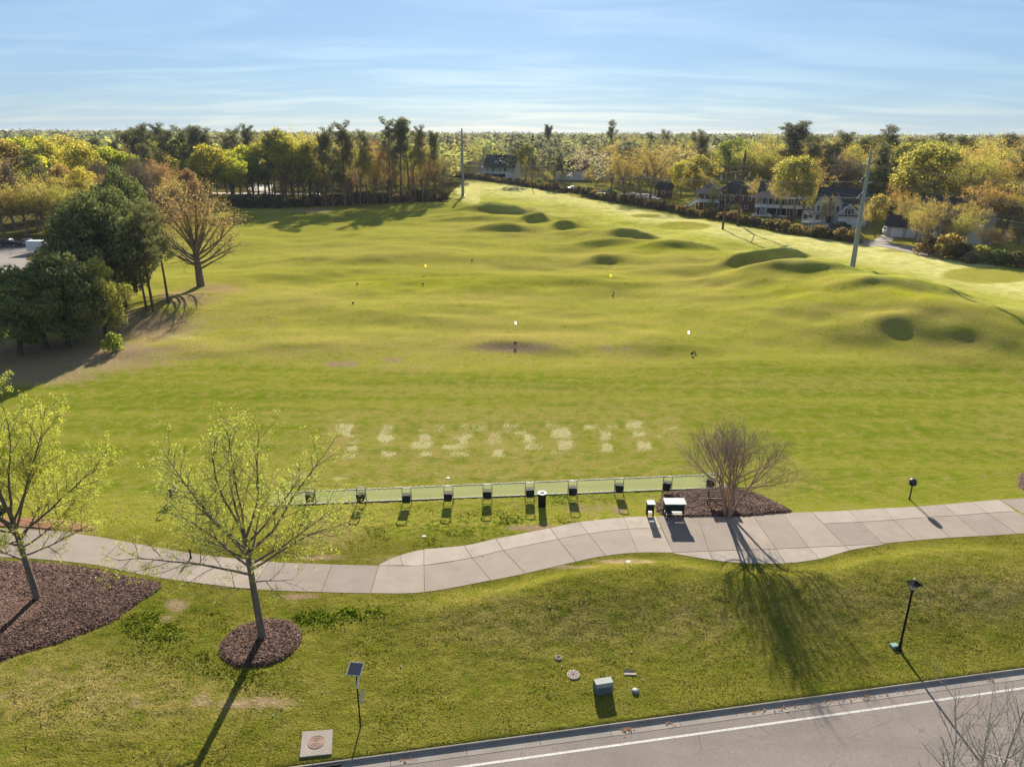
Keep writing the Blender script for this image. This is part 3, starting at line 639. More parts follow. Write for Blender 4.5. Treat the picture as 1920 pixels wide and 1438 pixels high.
def cards(rg, C, size, asp=0.6, nrm=None, njit=0.8, sizesd=0.3):
    """one quad per centre"""
    C = np.asarray(C); n = len(C)
    N_ = rg.normal(0, 1, (n, 3)) if nrm is None else nrm + rg.normal(0, njit, (n, 3))
    N_ /= np.linalg.norm(N_, axis=1, keepdims=True) + 1e-9
    R = rg.normal(0, 1, (n, 3)); u = np.cross(N_, R); u /= np.linalg.norm(u, axis=1, keepdims=True) + 1e-9; w = np.cross(N_, u)
    s = (size * np.clip(1 + rg.normal(0, sizesd, n), 0.4, 1.9))[:, None]
    V = np.stack([C - u * s, C - w * s * asp, C + u * s, C + w * s * asp], 1).reshape(-1, 3)
    return V, np.arange(4 * n).reshape(n, 4)
def slivers(rg, C, D, L, w):
    """thin quads from C along D"""
    n = len(C); D = D / (np.linalg.norm(D, axis=1, keepdims=True) + 1e-9); R = rg.normal(0, 1, (n, 3)); u = np.cross(D, R); u /= np.linalg.norm(u, axis=1, keepdims=True) + 1e-9
    l = (L * rg.uniform(0.6, 1.3, n))[:, None]
    V = np.stack([C - u * w, C + u * w, C + D * l + u * w * 0.4, C + D * l - u * w * 0.4], 1).reshape(-1, 3)
    return V, np.arange(4 * n).reshape(n, 4)
def merge(*vf):
    V, Fc, n = [], [], 0
    for v, f in vf: V.append(v); Fc.append(f + n); n += len(v)
    return np.concatenate(V), np.concatenate(Fc)
def ballpts(rg, n, shell=0.5):
    d = rg.normal(0, 1, (n, 3)); d /= np.linalg.norm(d, axis=1, keepdims=True)
    return d, d * (rg.uniform(shell ** 3, 1, n) ** (1 / 3))[:, None]

def crown_lobes(rg, cz, rx, rz, nl, lr, per, size, shell=0.45, flat_=0.8, asp=0.65, njit=0.7):
    """leafy crown made of many uneven clumps"""
    C, Nn = [], []
    for i in range(nl):
        a = i * 2.399 + rg.uniform(-.5, .5); t = -0.75 + 1.75 * (i + 0.5) / nl + rg.normal(0, .12); t = max(-0.9, min(0.98, t))
        rr = math.sqrt(max(0.02, 1 - t * t)) * rg.uniform(0.45, 0.92)
        c = np.array([math.cos(a) * rr * rx, math.sin(a) * rr * rx, cz + t * rz * rg.uniform(.75, .95)])
        r = lr * rg.uniform(0.65, 1.35); d, p = ballpts(rg, int(per * (r / lr) ** 2), shell)
        keep = rg.random(len(p)) < (0.55 + 0.45 * (d[:, 2] > -0.35)); p, d = p[keep], d[keep]
        C.append(c + p * r * np.array([1, 1, flat_])); Nn.append(d)
    C, Nn = np.concatenate(C), np.concatenate(Nn)
    return cards(rg, C, size, asp, Nn, njit)

PROTO = {}
def proto(key, tm, tmat, cm, cmat):
    PROTO.setdefault(key, []).append((tm, tmat, cm, cmat))
def mk(name, vf, smooth=False): return np_mesh(name, vf[0], vf[1], smooth)

def build_protos():
    for s_ in range(4):      # leafy spring tree, 18 m
        rg = np.random.default_rng(100 + s_)
        sk = skeleton(rg, (0, 0, 0), (0, 0, 1), 9.5, .26, [dict(n=9, f0=.42, ang=.85, top=.45, len=6.0, seg=4, up=.10, r=.11), dict(n=4, f0=.3, ang=.7, len=2.4, seg=3, r=.045)], taper0=.5)
        tm = mk('trunk', merge(tubes(sk[0], 7), tubes(sk[1], 4), tubes(sk[2], 3)), True)
        rx, rz = rg.uniform(4.2, 5.2), rg.uniform(5.2, 6.4)
        cm = mk('crown', crown_lobes(rg, 11.6, rx, rz, 28, 1.75, 300, .20, .35, .8), False)
        proto('leafy', tm, 'bark_grey', cm, 'leaves')
    for s_ in range(4):      # half-open spring tree: twigs with thin new leaves
        rg = np.random.default_rng(200 + s_)
        sk = skeleton(rg, (0, 0, 0), (0, 0, 1), 8.5, .28, [dict(n=10, f0=.38, ang=.75, top=.5, len=7.2, seg=5, up=.13, r=.12), dict(n=7, f0=.25, ang=.65, len=3.0, seg=4, up=.06, r=.05), dict(n=5, f0=.3, ang=.6, len=1.3, seg=2, r=.02)], taper0=.5)
        tm = mk('trunk', merge(tubes(sk[0], 7), tubes(sk[1], 4), tubes(sk[2], 3)), True)
        tips = np.concatenate([p[1:] for p, r in sk[3]]); tips = np.repeat(tips, 9, 0) + rg.normal(0, .36, (len(tips) * 9, 3))
        D = np.repeat(np.array([p[-1] - p[0] for p, r in sk[3]]), 3, 0) + rg.normal(0, .4, (len(sk[3]) * 3, 3)); S = np.repeat(np.array([p[1] for p, r in sk[3]]), 3, 0)
        cm = mk('crown', merge(cards(rg, tips, .10, .6), slivers(rg, S, D, 1.3, .022)), False)
        proto('airy', tm, 'bark_grey', cm, 'leaves')
    for s_ in range(3):      # still bare: a haze of twigs
        rg = np.random.default_rng(300 + s_)
        sk = skeleton(rg, (0, 0, 0), (0, 0, 1), 9, .27, [dict(n=10, f0=.35, ang=.7, top=.5, len=7.0, seg=5, up=.14, r=.12), dict(n=8, f0=.2, ang=.6, len=3.0, seg=4, up=.08, r=.05), dict(n=7, f0=.2, ang=.55, len=1.5, seg=2, r=.02)], taper0=.5)
        tm = mk('trunk', merge(tubes(sk[0], 7), tubes(sk[1], 4), tubes(sk[2], 3)), True)
        n = len(sk[3]); S = np.repeat(np.array([p[0] for p, r in sk[3]]), 6, 0); D = np.repeat(np.array([p[-1] - p[0] for p, r in sk[3]]), 6, 0) + rg.normal(0, .55, (n * 6, 3))
        cm = mk('crown', slivers(rg, S, D, 1.5, .026), False); proto('bare', tm, 'bark_grey', cm, 'twigs')
    for s_ in range(4):      # tall pine, 24 m
        rg = np.random.default_rng(400 + s_); Ht = 24.0; f0 = [.55, .48, .60, .40][s_]
        sk = skeleton(rg, (0, 0, 0), (rg.normal(0, .02), rg.normal(0, .02), 1), Ht, .30, [dict(n=26, f0=f0, ang=1.35, top=.55, len=4.2, short=.45, seg=4, wander=.14, up=.10, r=.06)], seg0=10, wander0=.012, up0=.03, taper0=.15)
        tm = mk('trunk', merge(tubes(sk[0], 7), tubes(sk[1], 3)), True)
        C, Dn = [], []
        for p, r in sk[1]:
            for q in (p[-1], p[-2], p[2] if len(p) > 2 else p[-1]):
                rr = rg.uniform(.55, 1.15); d, b = ballpts(rg, int(75 * rr), .25); C.append(q + np.array([0, 0, .15]) + b * rr * np.array([1, 1, .6])); Dn.append(d + np.array([0, 0, .5]))
        C, Dn = np.concatenate(C), np.concatenate(Dn)
        cm = mk('crown', merge(cards(rg, C, .22, .35, Dn, .8), slivers(rg, C[::2], Dn[::2], .5, .035)), False); proto('pine', tm, 'bark_pine', cm, 'needles')
    for s_ in range(3):      # broad evergreen, 11 m
        rg = np.random.default_rng(500 + s_)
        sk = skeleton(rg, (0, 0, 0), (0, 0, 1), 5.5, .32, [dict(n=9, f0=.2, ang=.9, top=.4, len=4.2, seg=4, up=.10, r=.14), dict(n=4, f0=.3, ang=.7, len=2.0, seg=3, r=.05)], taper0=.5)
        tm = mk('trunk', merge(tubes(sk[0], 7), tubes(sk[1], 4), tubes(sk[2], 3)), True)
        cm = mk('crown', crown_lobes(rg, 6.0, 4.9, 5.0, 44, 1.35, 330, .15, .5, .8), False); proto('evergreen', tm, 'bark_dark', cm, 'needles')
    for s_ in range(3):      # rounded shrub, 1 m radius unit
        rg = np.random.default_rng(600 + s_)
        sk = skeleton(rg, (0, 0, 0), (0, 0, 1), .5, .05, [dict(n=8, f0=.0, ang=.8, len=.8, seg=3, up=.1, r=.025)])
        tm = mk('stem', merge(tubes(sk[0], 5), tubes(sk[1], 3)), True)
        cm = mk('foliage', crown_lobes(rg, .8, .85, .8, 24, .33, 60, .085, .5, .9), False); proto('shrub', tm, 'bark_dark', cm, 'leaves')
build_protos()

TINT = dict(lime=(.41, .44, .075), yellow=(.46, .43, .10), olive=(.36, .345, .115), gold=(.375, .30, .12), orange=(.40, .265, .13), rust=(.315, .205, .135), grey=(.30, .25, .205), mauve=(.28, .225, .195),
            green=(.25, .295, .085), pine=(.20, .208, .135), pine2=(.225, .23, .14), dark=(.17, .20, .10), dark2=(.21, .24, .11), hedge=(.21, .165, .095), dim=(.14, .125, .08), lemon=(.42, .41, .05))
def jit(c, a=.12):
    f = 1 + random.uniform(-a, a); return tuple(max(0, v * f * (1 + random.uniform(-.04, .04))) for v in c) + (1,)
def plant(kind, x, y, hgt, tint, label, cat, group=None, name=None, base_h=None, var=None, wide=1.0, rz=None, twig_tint=None):
    P = PROTO[kind]; tm, tmat, cm, cmat = P[random.randrange(len(P)) if var is None else var % len(P)]
    bh = {'leafy': 17.5, 'airy': 17, 'bare': 17, 'pine': 24.5, 'evergreen': 11, 'shrub': 1.75}[kind]
    nm = name or {'leafy': 'leafy_tree', 'airy': 'budding_tree', 'bare': 'bare_tree', 'pine': 'pine_tree', 'evergreen': 'evergreen_tree', 'shrub': 'shrub'}[kind]
    e = empty(nm, (x, y, hz_at(x, y) - .05), random.uniform(0, 6.28) if rz is None else rz, label, cat, group)
    s_ = hgt / bh; e.scale = (s_ * wide, s_ * wide, s_)
    t = bpy.data.objects.new('stem' if kind == 'shrub' else 'trunk', tm); c = bpy.data.objects.new('foliage' if kind == 'shrub' else 'crown', cm)
    for o, m in ((t, tmat), (c, cmat)):
        COL.objects.link(o); o.parent = e
        if not o.data.materials: o.data.materials.append(MAT[m])
    c.color = jit(TINT[tint]); t.color = c.color
    return e

# ------------------------------------------------------------------ near trees, one by one
def near_tree(name, loc, label, rg, sk, sides, bark_m, leaf_pts=None, leaf_size=.1, leaf_asp=.5, tint=(.2, .2, .03), leaf_mat='leaves', twig_bark=None, cat='tree', scale=1.0):
    e = empty(name, loc, 0, label, cat); e.scale = scale if isinstance(scale, tuple) else (scale, scale, scale)
    link_mesh('trunk', mk('trunk', tubes(sk[0], sides[0]), True), MAT[bark_m], e)
    link_mesh('limbs', mk('limbs', merge(*[tubes(l, s_) for l, s_ in zip(sk[1:3], sides[1:3])]), True), MAT[bark_m], e)
    if len(sk) > 3: tw = link_mesh('twigs', mk('twigs', merge(*[tubes(l, 3) for l in sk[3:]]), True), MAT[twig_bark or bark_m], e); tw['kind'] = 'stuff'
    if leaf_pts is not None:
        o = link_mesh('crown', mk('crown', cards(rg, leaf_pts, leaf_size, leaf_asp)), MAT[leaf_mat], e); o.color = (*tint, 1)
    return e
def leaf_pts(rg, lines, per, spread, zmin=-9, prob=None):
    P = np.concatenate([p[1:] for p, r in lines]); P = P[P[:, 2] > zmin]
    if prob is not None: P = P[rg.random(len(P)) < prob(P)]
    return np.repeat(P, per, 0) + rg.normal(0, spread, (len(P) * per, 3))

# leafing tree in the round mulch ring
rg = np.random.default_rng(42); b = gp(492, 1195)
trunk = skeleton(rg, (0, 0, 0), (-.045, 0.02, 1), 6.4, .215, [], seg0=8, wander0=.02, up0=0.03, taper0=.62)
lim = [(3.2, 1.4, 3.3, 2.2, -.03), (3.6, 1.35, .1, 2.4, -.03), (4.1, 1.2, 3.3, 6.6, -.03), (4.4, 1.2, .25, 6.2, -.005), (4.6, 1.1, 2.8, 6.2, .01), (4.7, 1.0, -.2, 6.4, .03), (5.0, .95, 1.5, 4.4, .05), (5.1, .95, 4.7, 4.6, .05), (5.2, .88, 2.9, 6.6, .03), (5.4, .85, .15, 6.8, .03), (5.6, .76, 3.5, 6.6, .04), (5.8, .70, 5.8, 6.2, .04), (6.0, .60, 2.5, 6.4, .04), (6.2, .50, .4, 6.2, .03), (6.3, .30, 3.3, 6.0, .03), (6.35, .22, 1.2, 5.6, .03), (6.0, .55, 4.6, 5.2, .05)]
L1 = []
for z, ang, az, L, up in lim:
    pp, rr = trunk[0][0]; j = int(np.argmin(abs(pp[:, 2] - z))); d = np.array([math.cos(az) * math.sin(ang), math.sin(az) * math.sin(ang), math.cos(ang)])
    q = walk(rg, pp[j] * np.array([1, 1, 0]) + np.array([0, 0, min(z, pp[-1, 2])]), d, L, 8, .085, up); r0 = .024 + .0085 * L; L1.append((q, np.linspace(r0, r0 * .18, len(q))))
def subdiv(rg, L1, specs):
    out = [L1]
    for lv in specs:
        nxt = []
        for pp, rr in out[-1]:
            az = rg.uniform(0, 6.28); Lp = np.linalg.norm(np.diff(pp, axis=0), axis=1).sum()
            n = max(2, int(Lp * lv['dens']))
            for i in range(n):
                f = lv['f0'] + (1 - lv['f0']) * (i + rg.uniform(.1, .9)) / n; x = f * (len(pp) - 1); j = min(int(x), len(pp) - 2)
                p = pp[j] + (pp[j + 1] - pp[j]) * (x - j); d = unit(pp[j + 1] - pp[j]); az += 2.4 + rg.normal(0, .5)
                L = lv['len'] * rg.uniform(.5, 1.3) * (1.15 - .5 * f)
                q = walk(rg, p, perp_dir(d, lv['ang'] + rg.normal(0, .15), az), L, lv.get('seg', 4), lv.get('wander', .12), lv.get('up', .04)); r1 = min(rr[j] * .7, lv['r']); nxt.append((q, np.linspace(r1, r1 * .4, len(q))))
        out.append(nxt)
    return out
ss = subdiv(rg, L1, [dict(dens=2.2, f0=.18, ang=.8, len=2.1, r=.022, up=.06), dict(dens=3.2, f0=.15, ang=.7, len=.75, seg=3, r=.010), dict(dens=5, f0=.2, ang=.7, len=.3, seg=2, r=.005)])
sk = [trunk[0]] + ss
lp = leaf_pts(rg, ss[3], 10, .075, 3.0, lambda P: np.clip((P[:, 2] - 3.0) / 3.2, .14, .75))
near_tree('leafing_tree', b, 'young tree with sparse yellow-green leaves standing in the round mulch ring', rg, sk, (12, 7, 5), 'bark_grey', lp, .037, .5, (.34, .385, .115), scale=.90)

# leftmost leafing tree in the big bed
rg = np.random.default_rng(77); b = gp(70, 1122)
trunk = skeleton(rg, (0, 0, 0), (-.04, 0, 1), 6.0, .20, [], seg0=8, wander0=.025, up0=0.03, taper0=.6)
lim = [(2.6, 1.35, 2.9, 4.2, .01), (2.9, 1.35, .15, 4.2, .03), (3.4, 1.25, .5, 4.5, .03), (3.6, 1.2, 3.5, 4.6, .03), (4.0, .9, 2.8, 6.2, .05), (4.1, .85, .1, 7.4, .05), (4.4, .85, 5.3, 6.2, .05), (4.5, .75, 1.6, 6.2, .06), (4.8, .7, 3.9, 6.2, .06), (5.0, .55, .6, 6.8, .05), (5.2, .45, 2.6, 6.6, .05), (5.4, .35, 4.8, 6.4, .05), (5.5, .2, 1.2, 6.6, .04), (3.8, 1.1, 1.2, 5, .04), (3.9, 1.1, 4.9, 5, .04), (4.6, .9, 3.2, 5.6, .05)]
L1 = []
for z, ang, az, L, up in lim:
    pp, rr = trunk[0][0]; j = int(np.argmin(abs(pp[:, 2] - z))); d = np.array([math.cos(az) * math.sin(ang), math.sin(az) * math.sin(ang), math.cos(ang)])
    q = walk(rg, pp[j] * np.array([1, 1, 0]) + np.array([0, 0, min(z, pp[-1, 2])]), d, L, 8, .085, up); r0 = .022 + .0085 * L; L1.append((q, np.linspace(r0, r0 * .18, len(q))))
ss = subdiv(rg, L1, [dict(dens=2.2, f0=.2, ang=.75, len=1.9, r=.028, up=.06), dict(dens=3.4, f0=.15, ang=.7, len=.75, seg=3, r=.010), dict(dens=5, f0=.2, ang=.7, len=.3, seg=2, r=.005)])
lp = leaf_pts(rg, ss[3], 20, .09, 2.6, lambda P: np.clip((P[:, 2] - 2.6) / 3.0, .15, .9))
near_tree('leafing_tree', b, 'fuller yellow-green leafing tree in the large mulch bed at the left edge', rg, [trunk[0]] + ss, (10, 7, 5), 'bark_grey', lp, .038, .5, (.375, .41, .115), scale=.90)

# multi-stemmed bare tree on the mulch bed by the path
rg = np.random.default_rng(5); b = gp(1364, 966); stems = []
for i in range(8):
    az = i * 2.399 + .4; ang = [.03, .14, .20, .10, .17, .22, .07, .20][i]
    q = walk(rg, np.array([math.cos(az) * .20, math.sin(az) * .18, 0]), np.array([math.cos(az) * math.sin(ang), math.sin(az) * math.sin(ang), math.cos(ang)]), 2.7, 7, .05, .03); stems.append((q, np.linspace(.095, .05, len(q))))
L1 = []
for pp, rr in stems:
    n = 6
    for i in range(n):
        f = .72 + .28 * (i + .5) / n; x = f * (len(pp) - 1); j = min(int(x), len(pp) - 2); p = pp[j] + (pp[j + 1] - pp[j]) * (x - j)
        az = math.atan2(p[1], p[0]) + rg.normal(0, .9); tilt = rg.uniform(.2, 1.3)
        q = walk(rg, p, np.array([math.cos(az) * math.sin(tilt), math.sin(az) * math.sin(tilt), math.cos(tilt)]), rg.uniform(3.2, 4.3) * (1 - .12 * tilt), 8, .085, .035); L1.append((q, np.linspace(.038, .010, len(q))))
ss = subdiv(rg, L1, [dict(dens=3.0, f0=.42, ang=.75, len=1.5, r=.012, up=.05, seg=4), dict(dens=5, f0=.12, ang=.65, len=.66, seg=3, r=.0060), dict(dens=7.0, f0=.2, ang=.7, len=.32, seg=2, r=.0046)])
near_tree('crape_myrtle', b, 'bare multi-stemmed tree with tan trunks beside the bench', rg, [stems] + ss, (8, 5, 4), 'bark_tan', twig_bark='bark_mauve')

# big bare tree with orange buds at the far left of the range
rg = np.random.default_rng(9); b = gp(377, 536)
trunk = skeleton(rg, (0, 0, 0), (-.02, 0, 1), 6.0, .52, [], seg0=7, wander0=.03, up0=.03, taper0=.6)
L1 = []
for i in range(26):
    z = 2.6 + 3.4 * (i / 25) ** .8; az = i * 2.399; ang = 1.32 - 1.1 * (i / 25); L = 6.6 + 2.6 * (i / 25); d = np.array([math.cos(az) * math.sin(ang), math.sin(az) * math.sin(ang), math.cos(ang)])
    pp, rr = trunk[0][0]; j = int(np.argmin(abs(pp[:, 2] - z))); q = walk(rg, np.array([pp[j, 0], pp[j, 1], min(z, pp[-1, 2])]), d, L, 8, .09, .06); L1.append((q, np.linspace(.17, .03, len(q))))
ss = subdiv(rg, L1, [dict(dens=1.3, f0=.25, ang=.65, len=2.6, r=.04, up=.05), dict(dens=2.2, f0=.15, ang=.65, len=1.2, seg=3, r=.018), dict(dens=2.8, f0=.2, ang=.6, len=.7, seg=2, r=.013)])
lp = leaf_pts(rg, ss[2], 8, .30, 4.0, lambda P: np.clip((P[:, 2] - 5.5) / 6, .02, .8))
near_tree('budding_tree', b, 'big broad tree with orange-brown buds above bare lower branches at the range edge', rg, [trunk[0]] + ss, (10, 6, 4), 'bark_grey', lp, .075, .6, (.37, .27, .145), scale=(1.25, 1.25, 1.0))

# pale bare tree whose top reaches into the lower right corner
rg = np.random.default_rng(15); bx, by = 13.9, 15.3
trunk = skeleton(rg, (0, 0, 0), (0, 0, 1), 4.0, .15, [], seg0=6, wander0=.03, up0=.02, taper0=.6)
L1 = []
for i in range(11):
    z = 2.2 + 1.8 * i / 10; az = i * 2.399 + 1; ang = .95 - .62 * i / 10; d = np.array([math.cos(az) * math.sin(ang), math.sin(az) * math.sin(ang), math.cos(ang)])
    q = walk(rg, np.array([0, 0, z]), d, 5.2, 8, .07, .05); L1.append((q, np.linspace(.06, .012, len(q))))
ss = subdiv(rg, L1, [dict(dens=2.6, f0=.2, ang=.6, len=1.8, r=.018, up=.06), dict(dens=4, f0=.15, ang=.6, len=.8, seg=3, r=.009), dict(dens=4, f0=.2, ang=.6, len=.35, seg=2, r=.006)])
near_tree('bare_tree', (bx, by, -.1), 'pale bare twiggy treetop in the lower right corner over the road', rg, [trunk[0]] + ss, (8, 5, 4), 'bark_pale')

# dark group on the left of the range
G = 'dark evergreens left of the range'
def at(kind, px, py, hgt, tint, label, **kw):
    p = gp(px, py); return plant(kind, p.x, p.y, hgt, tint, label, kw.pop('cat', 'tree'), **kw)
at('evergreen', 40, 665, 9.5, 'dark2', 'dark broad evergreen tree at the left edge, above the mulch shade', var=0, wide=1.15)
at('evergreen', 88, 652, 8.8, 'dark2', 'dark evergreen between the left-edge one and the dense one', var=2, wide=1.1)
at('evergreen', 130, 650, 10.5, 'dark', 'dark dense evergreen tree left of the yellowish oak', var=1, wide=1.0)
at('evergreen', 200, 636, 9.5, 'olive', 'yellowish-green oak in front of the dark evergreen group', var=2, wide=.86)
at('evergreen', 195, 598, 15.5, 'dark', 'tallest dark evergreen in the group left of the range', var=0, wide=.80)
at('evergreen', 165, 590, 13.5, 'dark2', 'dark evergreen behind the yellowish oak, beside the parking lot', var=2, wide=.82)
at('evergreen', 235, 575, 15.5, 'dark', 'dark evergreen just behind the tallest one in the left group', var=1, wide=.75)
at('evergreen', 255, 548, 17.5, 'dark', 'dark evergreen at the back of the left group with a high rounded top', var=0, wide=.66)
at('pine', 288, 584, 13.5, 'pine2', 'slender dark pine with bare lower trunk, left of the pair by the budding tree', var=3, wide=1.25)
at('pine', 316, 568, 13.0, 'pine2', 'slender dark pine nearest the big budding tree', var=3, wide=1.2, rz=2.0)
at('pine', 275, 583, 11.5, 'pine2', 'shorter dark pine at the front of the evergreen row', var=3, wide=1.25, rz=4.0)
at('evergreen', 72, 552, 4.8, 'dark', 'glossy dark magnolia beside the parking lot lawn', var=1, wide=.85)
at('shrub', 215, 658, 2.2, 'green', 'low green bush under the yellowish oak', cat='shrub', wide=1.1)

# ------------------------------------------------------------------ woods
def px_top(py_base, px, py_top):       # height of a thing standing at (px, py_base) whose top is seen at py_top
    x, y = flat(px, py_base); d = ray(px, py_top); return CAM_H + d[2] * y / d[1]
TREES = []                             # x, y, kind, height, tint, wide
def T(px, base, top, kind, tint, wide=1.0):
    x, y = flat(px, base); TREES.append((x, y, kind, px_top(base, px, top), tint, wide))
